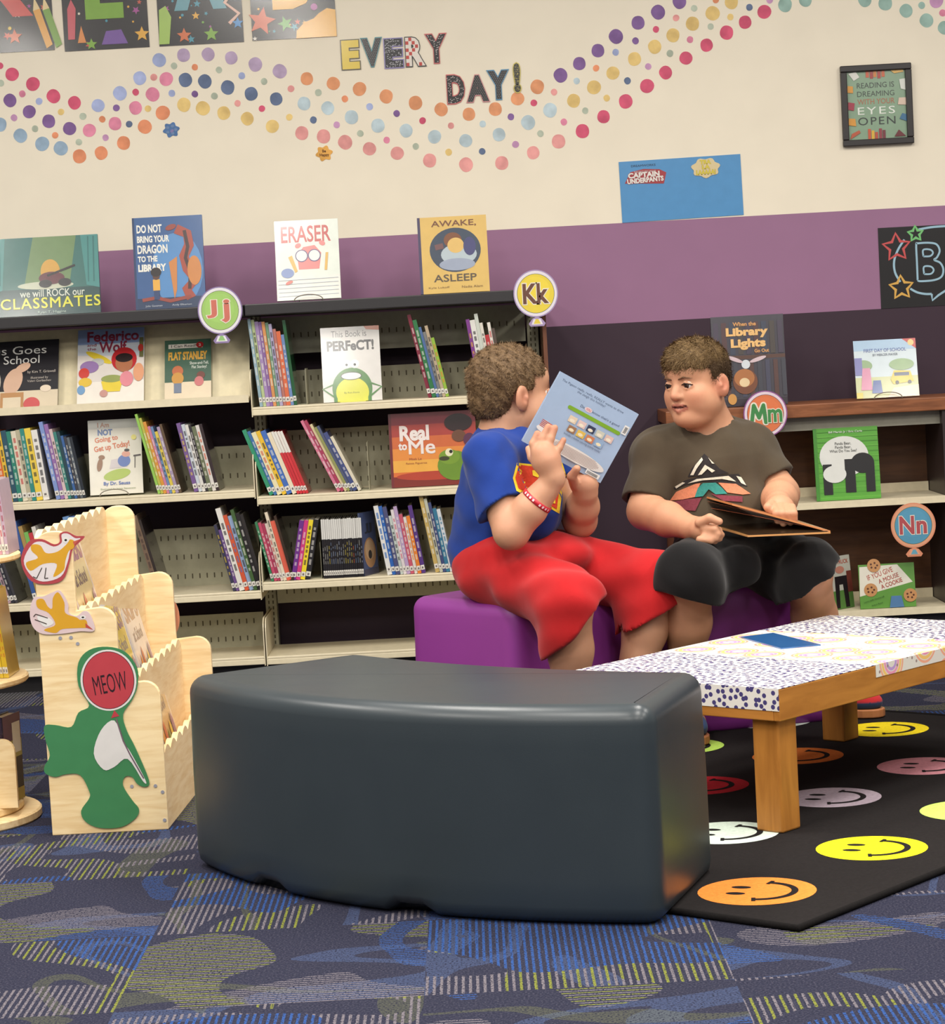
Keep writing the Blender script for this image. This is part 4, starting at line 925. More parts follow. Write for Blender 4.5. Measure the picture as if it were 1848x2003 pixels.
def bench(name, label, IL, e, out, m, notch=True):
    IL = Vector(IL + (0,)); e = Vector(e + (0,)).normalized(); n = Vector((-e.y, e.x, 0)) * out
    IR = IL + e * .889; OL = IL - e * .13 + n * .40; OR = IR + e * .15 + n * .40
    def arc(a, b, sag, k):
        c = []
        for i in range(k + 1):
            s = i / k; c.append(a.lerp(b, s) + n * (sag * 4 * s * (1 - s)))
        return c
    raw = arc(OL, OR, .15, 40) + arc(IR, IL, .055, 30)
    # round the four corners, then resample
    cor = [0, 40, 41, 71]; pts = []
    R = .045
    for i, p in enumerate(raw):
        if i in cor:
            a = raw[i - 1]; b = raw[(i + 1) % len(raw)]
            d1 = (a - p).normalized(); d2 = (b - p).normalized()
            p1, p2 = p + d1 * R, p + d2 * R
            for k in range(8):
                s = k / 7; pts.append(p1 * (1 - s) ** 2 + p * 2 * s * (1 - s) + p2 * s * s)
        elif min((p - raw[c]).length for c in cor) > R * 1.2: pts.append(p)
    K = len(pts)
    ctr = sum(pts, Vector()) / K
    area = sum(pts[i].x * pts[(i + 1) % K].y - pts[(i + 1) % K].x * pts[i].y for i in range(K))
    sg = 1 if area > 0 else -1
    nor = []
    for i in range(K):
        t = (pts[(i + 1) % K] - pts[i - 1]).normalized(); nor.append(Vector((-t.y, t.x, 0)) * sg)   # inward
    # how far along the outer side, for the two foot notches
    S0 = [(p - OL).dot((OR - OL).normalized()) / (OR - OL).length if (p - OL).dot(n) > -.02 * 0 + -.1 and (p - IL).dot(n) > .3 else -1 for p in pts]
    def nz(i):
        if not notch or S0[i] < 0: return 0
        q = 0
        for c in (.27, .60): q = max(q, 1 - min(1, max(0, (abs(S0[i] - c) - .028) / .02)))
        return q
    ring = [(.030, 0, 1), (.014, .006, 1), (.004, .016, 1), (0, .034, .35), (0, .08, 0), (-.001, .2, 0), (0, .32, 0)]
    for k in range(7):
        a = math.pi / 2 * k / 6; ring.append((.035 * (1 - math.cos(a)), BH - .035 + .035 * math.sin(a), 0))
    ring += [(.039, BH + .0001, 0)]
    vs = []; fs = []
    for ins, z, nk in ring:
        for i in range(K):
            p = pts[i] + nor[i] * (ins + .004 * (z / BH)); vs.append((p.x, p.y, z + nk * nz(i) * .016))
    for r in range(len(ring) - 1):
        for i in range(K): fs.append((r * K + i, r * K + (i + 1) % K, (r + 1) * K + (i + 1) % K, (r + 1) * K + i))
    fs += [tuple(range(K))[::-1], tuple(range((len(ring) - 1) * K, len(ring) * K))]
    if sg < 0: fs = [f[::-1] for f in fs]
    mb = MB(); mb.add(vs, fs, m)
    o = mb.build(name, None, True)
    tag(o, label, 'bench', 'curved plastic benches')
    return o
GREYB = bench_mat((44, 52, 57), .34); PURB = bench_mat((128, 48, 132), .42)
bench('curved_bench', 'large dark grey curved plastic bench in the foreground', (-.26, 5.12), (.777, -.63), -1, GREYB)
bench('curved_bench', 'purple curved plastic bench under the two seated boys', (.085, 5.845), (.93, .37), 1, PURB)
bench('curved_bench', 'dark grey curved plastic bench cut by the right edge', (1.20, 6.10), (.35, -.937), 1, GREYB)

# ================================================================ rug with smileys
RQ, RA, RB = Vector((.521, 4.074, 0)), Vector((.655, .755, 0)).normalized(), Vector((-.755, .655, 0)).normalized()
rug = thing('smiley_rug', RQ, 'black rug printed with rows of coloured smiley faces under the low table', 'rug')
ru = MB(); RM = mat((34, 31, 31), 'cloth')
ru.slab(RQ, RA, RB, FZ, 2.02, 1.28, .0005, .009, RM); ru.build('pile', rug)
c4 = [RQ, RQ + RA * 2.02, RQ + RA * 2.02 + RB * 1.28, RQ + RB * 1.28]
ed = []
for i in range(4):
    for k in range(10): ed.append(c4[i].lerp(c4[(i + 1) % 4], k / 10) + FZ * .0065)
MB().tube(ed, .0065, mat((24, 22, 22), 'cloth'), 8, True).build('bound_edge', rug, True)
SA, SB, S0 = Vector((.263, .306, 0)), Vector((-.263, .216, 0)), Vector((.484, 4.351, 0))
e1, e2, mbm = pz(1421, 1745, .01), pz(1454, 1732, .01), pz(1569, 1742, .01)
fu = ((e1 + e2) / 2 - mbm); fu.z = 0; fu.normalize(); frt = Vector((fu.y, -fu.x, 0))
for i, j, c in ((0, 0, (236, 132, 58)), (1, 0, (240, 222, 36)), (1, 1, (206, 220, 206)), (2, 1, (176, 160, 172)), (2, 0, (186, 222, 104)), (3, 1, (208, 142, 152)),
                (2, 2, (176, 40, 50)), (3, 2, (206, 112, 52)), (4, 2, (224, 200, 36)), (3, 3, (178, 214, 96)), (4, 3, (206, 216, 206)), (3, 0, (226, 120, 60)), (4, 1, (120, 170, 200))):
    q = S0 + SA * i + SB * j; r = .109
    o = q - frt * r - fu * r + FZ * .009
    cv = Canvas(o, frt, fu, FZ, 2 * r, 2 * r, z0=.0004, kind='cloth', dz=.0002)
    cv.ell(.5, .5, .5, .5, c, 40); bk = (34, 31, 31)
    for x in (.39, .61): cv.ell(x, .66, .045, .085, bk, 16)
    arc = [(.5 + .30 * math.cos(a), .48 + .30 * math.sin(a)) for a in [math.radians(d) for d in range(185, 356, 8)]]
    cv.line(arc, .058, bk); cv.line([(arc[0][0] - .06, arc[0][1] - .005), (arc[0][0] + .05, arc[0][1] + .02)], .035, bk); cv.line([(arc[-1][0] - .05, arc[-1][1] + .02), (arc[-1][0] + .06, arc[-1][1] - .005)], .035, bk)
    cv.build('smiley_print', rug)

# ================================================================ low table
TA, TB, TN = Vector((.676, .737, 0)).normalized(), Vector((-.737, .676, 0)).normalized(), Vector((.597, 4.805, 0))
TL_, TW, TH = 1.049, .581, .310
def paper_dots():
    m = bpy.data.materials.new('dotted_paper'); nt, b = nodes(m); L = nt.links.new
    geo = N(nt, 'ShaderNodeNewGeometry'); 
    d1 = N(nt, 'ShaderNodeVectorMath', operation='DOT_PRODUCT'); L(geo.outputs['Position'], d1.inputs[0]); d1.inputs[1].default_value = TB
    d2 = N(nt, 'ShaderNodeVectorMath', operation='DOT_PRODUCT'); L(geo.outputs['Position'], d2.inputs[0]); d2.inputs[1].default_value = (TA.x, TA.y, -1)
    cb = N(nt, 'ShaderNodeCombineXYZ'); L(d1.outputs['Value'], cb.inputs[0]); L(d2.outputs['Value'], cb.inputs[1])
    vo = N(nt, 'ShaderNodeTexVoronoi', voronoi_dimensions='2D'); vo.inputs['Scale'].default_value = 66; vo.inputs['Randomness'].default_value = .85
    L(cb.outputs[0], vo.inputs['Vector'])
    lt = N(nt, 'ShaderNodeMath', operation='LESS_THAN'); L(vo.outputs['Distance'], lt.inputs[0]); lt.inputs[1].default_value = .33
    mx = N(nt, 'ShaderNodeMix', data_type='RGBA'); L(lt.outputs[0], mx.inputs['Factor']); mx.inputs['A'].default_value = lin((216, 211, 205)); mx.inputs['B'].default_value = lin((66, 58, 110))
    L(mx.outputs['Result'], b.inputs['Base Color']); b.inputs['Roughness'].default_value = .45
    return m
def paper_rainbow():
    m = bpy.data.materials.new('rainbow_paper'); nt, b = nodes(m); L = nt.links.new
    geo = N(nt, 'ShaderNodeNewGeometry')
    d1 = N(nt, 'ShaderNodeVectorMath', operation='DOT_PRODUCT'); L(geo.outputs['Position'], d1.inputs[0]); d1.inputs[1].default_value = (TB.x, TB.y, -1)
    d2 = N(nt, 'ShaderNodeVectorMath', operation='DOT_PRODUCT'); L(geo.outputs['Position'], d2.inputs[0]); d2.inputs[1].default_value = TA
    cb = N(nt, 'ShaderNodeCombineXYZ'); L(d1.outputs['Value'], cb.inputs[0]); L(d2.outputs['Value'], cb.inputs[1])
    vo = N(nt, 'ShaderNodeTexVoronoi', voronoi_dimensions='2D'); vo.inputs['Scale'].default_value = 9; vo.inputs['Randomness'].default_value = .6; L(cb.outputs[0], vo.inputs['Vector'])
    cr = N(nt, 'ShaderNodeValToRGB'); cr.color_ramp.interpolation = 'CONSTANT'; E_ = cr.color_ramp.elements
    stops = [(0, (216, 211, 205)), (.12, (180, 146, 206)), (.18, (216, 211, 205)), (.2, (226, 146, 178)), (.26, (216, 211, 205)), (.28, (234, 190, 112)), (.35, (216, 211, 205)), (.37, (230, 162, 136)), (.42, (216, 211, 205))]
    E_[0].position = 0; E_[0].color = lin(stops[0][1]); E_[1].position = .12; E_[1].color = lin(stops[1][1])
    for p, c in stops[2:]:
        q = E_.new(p); q.color = lin(c)
    L(vo.outputs['Distance'], cr.inputs['Fac'])
    v2 = N(nt, 'ShaderNodeTexVoronoi', voronoi_dimensions='2D'); v2.inputs['Scale'].default_value = 30; L(cb.outputs[0], v2.inputs['Vector'])
    lt = N(nt, 'ShaderNodeMath', operation='LESS_THAN'); L(v2.outputs['Distance'], lt.inputs[0]); lt.inputs[1].default_value = .1
    mx = N(nt, 'ShaderNodeMix', data_type='RGBA'); L(lt.outputs[0], mx.inputs['Factor']); L(cr.outputs['Color'], mx.inputs['A']); mx.inputs['B'].default_value = lin((150, 130, 130))
    L(mx.outputs['Result'], b.inputs['Base Color']); b.inputs['Roughness'].default_value = .45
    return m
tb = thing('low_table', TN + (TA * TL_ + TB * TW) / 2, 'low honey-coloured wooden table covered with dotted and rainbow paper', 'table')
HW = wood((158, 102, 42), (182, 122, 54), 'X', 5, .4, name='honey_wood', rot=math.atan2(TA.y, TA.x)); HWB = wood((158, 102, 42), (180, 120, 54), 'Y', 5, .4, name='honey_wood', rot=math.atan2(TA.y, TA.x)); HWZ = wood((156, 100, 42), (178, 118, 52), 'Z', 5, .4, name='honey_wood', rot=.8)
def tslab(a0, a1, b0, b1, z0, z1, m, name, par=tb):
    mb = MB().slab(TN + TA * a0 + TB * b0, TA, TB, FZ, a1 - a0, b1 - b0, z0, z1, m); return mb.build(name, par)
tslab(.016, TL_ - .016, .016, TW - .016, TH - .02, TH - .0006, HW, 'top_board')
for nm, a0, a1, b0, b1 in (('apron', 0, TL_, 0, .0155), ('apron', 0, TL_, TW - .0155, TW), ('apron', 0, .0155, .0158, TW - .0158), ('apron', TL_ - .0155, TL_, .0158, TW - .0158)):
    bevel(tslab(a0, a1, b0, b1, TH - .066, TH - .0006, HW if a1 - a0 > .5 else HWB, nm), .002)
for a0 in (.02, TL_ - .085):
    for b0 in (.02, TW - .085):
        lg = tslab(a0, a0 + .065, b0, b0 + .065, .0095, TH - .021, HWZ, 'leg'); bevel(lg, .004)
        MB().prism([TN + TA * (a0 + .0651) + TB * (b0 + .02) + FZ * z for z in (TH - .11, TH - .066, TH - .066)][:0] or
                   [TN + TA * (a0 + .0651) + TB * (b0 + .02) + FZ * (TH - .11), TN + TA * (a0 + .105) + TB * (b0 + .02) + FZ * (TH - .0662), TN + TA * (a0 + .0651) + TB * (b0 + .02) + FZ * (TH - .0662)], TB, .025, HW).build('corner_brace', tb)
PDOT, PRB = paper_dots(), paper_rainbow()
tslab(-.0012, .355, .0004, TW - .0004, TH, TH + .0008, PDOT, 'dotted_paper'); tslab(.355, .75, -.0012, TW, TH + .0002, TH + .001, PRB, 'rainbow_paper'); tslab(.75, TL_, .0004, TW - .0004, TH, TH + .0008, PDOT, 'dotted_paper')
tslab(-.0014, -.0004, .0004, TW - .0004, TH - .045, TH + .0008, PDOT, 'paper_overhang'); tslab(.355, .75, -.0014, -.0004, TH - .026, TH + .001, PRB, 'paper_overhang')
q = [pz(x, y, TH + .001) for x, y in ((1448, 1248), (1512, 1240), (1605, 1263), (1527, 1270))]
mb = MB(); mb.prism(q, FZ, .003, mat((56, 112, 176), 'gloss')); o = mb.build('paper_folder'); tag(o, 'flat glossy blue folder lying on the rainbow paper of the table', 'folder')

# ================================================================ pine stepped display
PINE = wood((224, 192, 140), (240, 216, 170), 'X', 8, .5, name='pine'); PINEZ = wood((224, 190, 138), (238, 212, 166), 'Y', 8, .5, name='pine_cross')
DYN, DWD, DX0, DX1 = 5.268, .80, -.969, -.711
dsp = thing('stepped_book_display', Vector((-.84, DYN + .4, 0)), 'pine stepped book display with scalloped boards and animal cut-outs', 'book display')
def side_panel(y, dx):
    pts = [(DX0, 0), (DX1, 0)]
    def rnd(xr, z, r=.035):
        for k in range(7):
            a = math.pi / 2 * k / 6; pts.append((xr - r + r * math.cos(a), z - r + r * math.sin(a)))
    rnd(DX1 + .0, .334); pts.append((-.80, .334)); 
    pts[-1] = (-.797, .330); rnd(-.797 + .0, .503); pts.append((-.883, .498)); rnd(-.883, .676)
    for k in range(7):
        a = math.pi / 2 + math.pi / 2 * k / 6; pts.append((DX0 + .04 + .04 * math.cos(a), .676 - .04 + .04 * math.sin(a)))
    mb = MB().prism([(x + dx, y, z) for x, z in pts], (0, 1, 0), .016, PINE); return bevel(mb.build('side_panel', dsp), .002)
side_panel(DYN, 0); side_panel(DYN + DWD - .016, .03)
def scallop(x, z0, z1, nm='scalloped_board', th=.014):
    y0, y1 = DYN + .0162, DYN + DWD - .0162; k = 9; pts = [(x, y0, z0), (x + .03, y1, z0)]
    top = []
    for i in range(k):
        for j in range(7):
            s = (i + j / 6) / k; top.append((x + .03 * s, y0 + (y1 - y0) * s, z1 + .016 * math.sin(math.pi * j / 6)))
    pts += top[::-1]
    MB().prism(pts, (1, 0, 0), th, PINEZ).build(nm, dsp)
scallop(DX0 + .001, .0, .662); scallop(-.884, .16, .487); scallop(-.80, .08, .318); scallop(DX1 - .015, 0, .165)
for z, xa, xb in ((.35, DX0 + .016, -.884), (.2, -.868, -.80), (.06, -.785, DX1 - .016)):
    MB().slab(Vector((xa, DYN + .0165, z)), FX, Vector((.03, DWD - .033, 0)).normalized(), FZ, xb - xa - .0005, DWD - .033, 0, .01, PINEZ).build('tier_floor', dsp)
for x, y in ((118, 1248), (139, 1247), (152, 1259), (258, 1538), (304, 1537), (318, 1549), (322, 1604)):
    p = pd(x, y, DYN); MB().tube([(p.x, DYN - .0015, p.z), (p.x, DYN + .001, p.z)], .004, mat((150, 150, 160), 'metal'), 10).build('screw', dsp)
# books in the display
def a_cray(t, c1, c2, tc):
    def f(c):
        c.rect(0, 0, 1, 1, c1); c.rect(.04, .5, .96, .97, c2); c.ell(.5, .5, .46, .2, c2); c.txt(t, .08, .72, .94, .92, tc, bold=.04)
        c.txt('at School', .22, .54, .8, .66, (120, 100, 110), bold=.02)
        for k, q in enumerate(((60, 110, 170), (226, 140, 60), (190, 60, 60), (70, 140, 70), (230, 190, 60), (120, 80, 140))):
            c.rect(.06 + .15 * k, .04, .17 + .15 * k, .3 + .06 * (k % 3), q); c.poly([(.06 + .15 * k, .3 + .06 * (k % 3)), (.17 + .15 * k, .3 + .06 * (k % 3)), (.115 + .15 * k, .37 + .06 * (k % 3))], q)
    return f
face_book('pale picture book with bright ERASERS title in the top tier of the pine display', (178, 1171), (214, 1156), (143, 1040), 5.42, 14, .012, (226, 214, 216), a_cray('ERASERS', (228, 216, 214), (228, 206, 150), (150, 90, 130)), z=.362, d2=5.69, spine=(190, 70, 120))
face_book('yellow topped picture book in the middle tier of the pine display', (260, 1304), (288, 1290), (213, 1187), 5.46, 14, .012, (226, 220, 214), a_cray('WINGS', (230, 224, 216), (222, 190, 50), (120, 70, 110)), z=.212, d2=5.70, spine=(226, 206, 160))
face_book('white picture book beside the yellow one in the middle tier of the pine display', (290, 1290), (316, 1278), (252, 1166), 5.72, 14, .012, (226, 216, 212), a_cray('SKIPS', (230, 222, 216), (230, 216, 204), (170, 120, 100)), z=.212, d2=5.95, spine=(70, 50, 110))
face_book('brown picture book with PENCILS title in the front tier of the pine display', (330, 1460), (360, 1439), (290, 1323), 5.50, 14, .012, (200, 160, 110), a_cray('PENCILS', (214, 196, 180), (196, 156, 104), (70, 50, 60)), z=.072, d2=5.78, spine=(70, 60, 110))
# painted cut-outs on the near side panel (a plain balloon board and two yellow birds)
DS = DYN / FPX
def cutout(name, label, pts, c, art, box, lift=0.0, cat='cut-out'):
    o, w, h = wall_frame(*box, DYN - .0035 - lift)
    t = thing(name, o, label, cat)
    P3 = [pd(x, y, DYN - .0005 - lift) for x, y in pts]
    MB().prism([(p.x, DYN - .0005 - lift, p.z) for p in P3], FN, .003, mat(c, 'gloss')).build('board', t)
    cv = Canvas(o, FX, FZ, FN, w, h, z0=.0003, kind='gloss')
    def T(x, y):                                  # photo pixel to canvas coordinate
        p = pd(x, y, DYN - .0035 - lift); return ((p.x - o.x) / w, (p.z - o.z) / h)
    art(cv, T); cv.build('print', t)
def Z9(L): return [(x / 2.861, 960 + y / 2.861) for x, y in L]
def smooth(P, k=4):
    out = []; n = len(P)
    for i in range(n):
        p0, p1, p2, p3 = P[i - 1], P[i], P[(i + 1) % n], P[(i + 2) % n]
        for j in range(k):
            t = j / k
            out.append(tuple(.5 * (2 * p1[a] + (p2[a] - p0[a]) * t + (2 * p0[a] - 5 * p1[a] + 4 * p2[a] - p3[a]) * t * t + (3 * p1[a] - p0[a] - 3 * p2[a] + p3[a]) * t ** 3) for a in (0, 1)))
    return out
YB, YB2, INK = (226, 168, 44), (214, 150, 36), (60, 48, 40)
def bird1(cv, T):
    cv.poly([T(*p) for p in smooth(Z9([(133, 390), (180, 300), (235, 285), (300, 312), (345, 290), (345, 245), (380, 240), (420, 265), (450, 268), (400, 315), (378, 400), (340, 480), (240, 508), (170, 470)]))], (236, 226, 226))
    cv.poly([T(*p) for p in smooth(Z9([(146, 402), (212, 376), (176, 335), (178, 302), (225, 305), (258, 348), (322, 340), (375, 296), (392, 272), (418, 284), (412, 320), (385, 338), (366, 392), (356, 445), (298, 482), (318, 410), (240, 410), (172, 448)]))], YB)
    cv.poly([T(*p) for p in Z9([(408, 285), (448, 270), (415, 305)])], (206, 96, 76))
    x, y = T(*Z9([(368, 276)])[0]); cv.ell(x, y, .05, .055, (240, 236, 228), 16); cv.ell(x, y, .02, .024, (40, 36, 36), 12)
    for L_ in ([(235, 430), (205, 490)], [(258, 430), (250, 490)], [(205, 490), (185, 480)], [(250, 490), (270, 488)]): cv.line([T(*p) for p in Z9(L_)], .012, INK)
cutout('bird_cutout', 'yellow bird cut-out with a red rim, upper one on the pine display', smooth(Z9([(118, 385), (160, 285), (235, 270), (300, 298), (335, 285), (335, 240), (375, 228), (425, 252), (475, 258), (410, 325), (390, 400), (350, 500), (240, 522), (160, 490)])), (186, 74, 80), bird1, (41, 1143, 166, 1040))
def bird2(cv, T):
    cv.poly([T(*p) for p in smooth(Z9([(205, 612), (242, 606), (268, 648), (292, 658), (296, 600), (325, 568), (360, 625), (366, 684), (428, 708), (448, 722), (482, 724), (486, 764), (440, 768), (348, 774), (312, 796), (252, 784), (256, 772), (310, 748), (272, 684), (212, 656)]))], YB)
    cv.poly([T(*p) for p in smooth(Z9([(210, 700), (268, 708), (300, 740), (255, 762), (222, 735)]))], (240, 236, 232))
    cv.poly([T(*p) for p in Z9([(478, 740), (522, 778), (480, 765)])], (196, 84, 70))
    x, y = T(*Z9([(464, 708)])[0]); cv.ell(x, y, .045, .05, (240, 236, 228), 16); cv.ell(x, y, .02, .022, (40, 36, 36), 12)
    for L_ in ([(200, 690), (268, 712)], [(195, 720), (262, 745)], [(200, 690), (188, 705)]): cv.line([T(*p) for p in Z9(L_)], .012, INK)
cutout('bird_cutout', 'yellow bird cut-out with a pale pink rim, lower one on the pine display', smooth(Z9([(168, 680), (190, 600), (245, 590), (300, 565), (340, 560), (382, 630), (385, 680), (430, 700), (470, 672), (505, 690), (530, 780), (450, 785), (340, 800), (240, 800), (185, 760)])), (232, 206, 206), bird2, (59, 1241, 186, 1156))
def meow(cv, T):
    cx, cy = T(*Z9([(607, 1060)])[0]); x1, _ = T(*Z9([(752, 1060)])[0]); _, y1 = T(*Z9([(607, 898)])[0])
    cv.ell(cx, cy, (x1 - cx) * 1.08, (y1 - cy) * 1.06, (236, 230, 226), 44); cv.ell(cx, cy, x1 - cx, y1 - cy, (80, 40, 44), 44); cv.ell(cx, cy, (x1 - cx) * .975, (y1 - cy) * .98, (198, 70, 78), 44)
    a = T(*Z9([(525, 1140)])[0]); b = T(*Z9([(708, 1030)])[0]); cv.txt('MEOW', a[0], a[1] + .005, b[0], b[1] + .012, (50, 30, 34), bold=-.004, rot=.13)
    cv.poly([T(*p) for p in Z9([(622, 1272), (668, 1260), (640, 1228)])], (196, 66, 74))
    cv.poly([T(*p) for p in smooth(Z9([(565, 1340), (640, 1285), (690, 1400), (735, 1470), (815, 1620), (800, 1625), (715, 1500), (640, 1545), (580, 1560), (525, 1470)]))], (232, 228, 224))
    cv.line([T(*p) for p in Z9([(650, 1275), (690, 1400), (730, 1480), (805, 1610)])], .012, (120, 100, 110))
cutout('balloon_cutout', 'green edged balloon cut-out reading MEOW on the lower pine side panel',
       smooth(Z9([(440, 960), (500, 890), (600, 872), (700, 900), (768, 990), (770, 1090), (740, 1170), (690, 1250), (710, 1340), (760, 1440), (835, 1620), (815, 1655), (770, 1640), (740, 1600), (700, 1600), (690, 1650), (740, 1730), (778, 1780), (760, 1830), (680, 1880), (560, 1885), (480, 1850), (455, 1790), (500, 1720), (500, 1680), (450, 1590), (370, 1585), (310, 1600), (255, 1580), (250, 1540), (280, 1480), (255, 1390), (250, 1315), (310, 1310), (400, 1320), (440, 1240), (500, 1200), (440, 1090)])),
       (70, 138, 88), meow, (87, 1622, 294, 1264))
o, w, h = wall_frame(340, 1240, 352, 1180, DYN + DWD + .02)
mb = MB(); p = pd(336, 1207, DYN + DWD + .03)
mb.prism([(p.x + .02 * math.cos(a), DYN + DWD + .03, p.z + .045 * math.sin(a)) for a in [2 * math.pi * k / 24 for k in range(24)]], FN, .003, mat((226, 150, 116), 'gloss'))
tag(mb.build('round_cutout'), 'orange rimmed round cut-out peeking from behind the pine display', 'cut-out')

# ================================================================ round wooden book carousel at the left edge
CX, CY = -1.27, 5.50
car = thing('book_carousel', Vector((CX, CY, 0)), 'round pine book carousel with tiers of books, cut by the left edge', 'book display')
for r, z0, z1, nm in ((.235, 0, .022, 'base_disc'), (.195, .0225, .042, 'lower_disc'), (.225, .318, .334, 'middle_disc'), (.225, .600, .616, 'upper_disc')):
    MB().lathe([(r - .004, z0), (r, z0 + .004), (r, z1 - .004), (r - .004, z1)], (CX, CY, 0), PINE, 48).build(nm, car)
MB().lathe([(.03, .042), (.03, .9)], (CX, CY, 0), PINE, 20).build('post', car)
pts = [(0, .0425)] + [(0, .17)] + [(-.03 + .03 * math.cos(a), .17 + .03 * math.sin(a)) for a in [math.pi / 2 * k / 6 for k in range(1, 7)]] + [(-.15, .2), (-.15, .0425)]
p = pd(33, 1540, CY - .10)
MB().prism([(p.x + x, CY - .10, z) for x, z in pts], (0, 1, 0), .014, PINE).build('divider', car)
def a_dark(c): c.rect(0, 0, 1, 1, (40, 32, 40)); c.rect(0, .7, 1, 1, (90, 50, 90)); c.rect(0, .5, 1, .7, (170, 160, 90)); c.rect(.5, .55, .95, .9, (226, 222, 214)); c.rect(0, 0, 1, .14, (170, 150, 70)); c.ell(.5, .3, .15, .1, (90, 80, 110))
face_book('dark book with a barcode label in the lowest tier of the round carousel', (14, 1552), (48, 1545), (8, 1404), CY - .06, 0, .03, (44, 34, 44), a_dark, z=.0425, d2=CY + .03, spine=(60, 40, 70))
row('the yellow set on the carousel', 'yellow set on the carousel', .334, -22, 1316, .10, [(6, 178, (232, 200, 48), (206, 120, 60)), (5, 178, (226, 192, 44), (206, 110, 50)), (5, 176, (234, 204, 60), (200, 110, 50)), (5, 176, (228, 196, 48), (206, 120, 60)), (5, 174, (234, 200, 50), (206, 110, 50)), (5, 174, (230, 196, 46), (206, 120, 60)), (5, 172, (226, 190, 44), (200, 100, 50))], d0=CY - .06, dep=.13)
row('the red and white set on the carousel', 'red and white set on the carousel', .616, -18, 1056, .08, [(7, 150, (206, 170, 180), (170, 60, 70)), (6, 150, (214, 190, 196), (190, 60, 60)), (6, 148, (200, 150, 170), (160, 50, 60)), (6, 148, (222, 206, 206), (190, 70, 80)), (6, 146, (196, 170, 190), (160, 60, 70))], d0=CY - .06, dep=.13)
# ================================================================ people: smooth continuous surfaces grown from a skeleton
def A3(v): return np.array(v, dtype=np.float32)
class Sdf:
    """ordered list of solids blended into one field"""
    def __init__(s): s.p = []; s.disp = None
    def cone(s, a, b, ra, rb, k=.012, op='u'):
        a, b = A3(a), A3(b); s.p.append(('c', op, k, (a + b) / 2, float(np.linalg.norm(b - a) / 2 + max(ra, rb)), (a, b, ra, rb))); return s
    def chain(s, pts, rs, k=.012, op='u'):
        for i in range(len(pts) - 1): s.cone(pts[i], pts[i + 1], rs[i], rs[i + 1], k, op)
        return s
    def ell(s, c, r, M=None, k=.012, op='u'):
        M = np.eye(3, dtype=np.float32) if M is None else np.array(M, dtype=np.float32)
        s.p.append(('e', op, k, A3(c), float(max(r)), (A3(c), A3(r), M))); return s
    def half(s, pt, n, k=.0):        # keep the side the normal points away from
        n = A3(n); n = n / np.linalg.norm(n); s.p.append(('h', 'i', k, A3(pt), 1e9, (A3(pt), n))); return s
    def fn(s, f, op='i', k=0.): s.p.append(('f', op, k, A3((0, 0, 0)), 1e9, (f,))); return s
    def one(s, q, P):
        t, a = q[0], q[5]
        if t == 'c':
            A, B, ra, rb = a; ab = B - A; L = float(ab @ ab) + 1e-9
            h = np.clip(((P - A) @ ab) / L, 0, 1); d = P - A - h[:, None] * ab
            return np.sqrt((d * d).sum(1)) - (ra + (rb - ra) * h)
        if t == 'e':
            C, R, M = a; l = (P - C) @ M.T
            k0 = np.sqrt(((l / R) ** 2).sum(1)); k1 = np.sqrt(((l / (R * R)) ** 2).sum(1)) + 1e-9
            return np.where(k0 < 1e-3, -R.min(), k0 * (k0 - 1) / k1)
        if t == 'h': return (P - a[0]) @ a[1]
        return a[0](P)
    def __call__(s, P, cen=None, rad=0.):
        d = np.full(len(P), 9., np.float32)
        for q in s.p:
            if cen is not None and q[4] < 1e8 and np.linalg.norm(q[3] - cen) > q[4] + rad + .06:
                continue
            e = s.one(q, P); k, op = q[2], q[1]
            if op == 'u':
                if k > 0: h = np.clip(.5 + .5 * (d - e) / k, 0, 1); d = d + (e - d) * h - k * h * (1 - h)
                else: d = np.minimum(d, e)
            elif op == 's':
                if k > 0: h = np.clip(.5 - .5 * (d + e) / k, 0, 1); d = d + (-e - d) * h + k * h * (1 - h)
                else: d = np.maximum(d, -e)
            else: d = np.maximum(d, e)
        if s.disp is not None: d = d + s.disp(P)
        return d
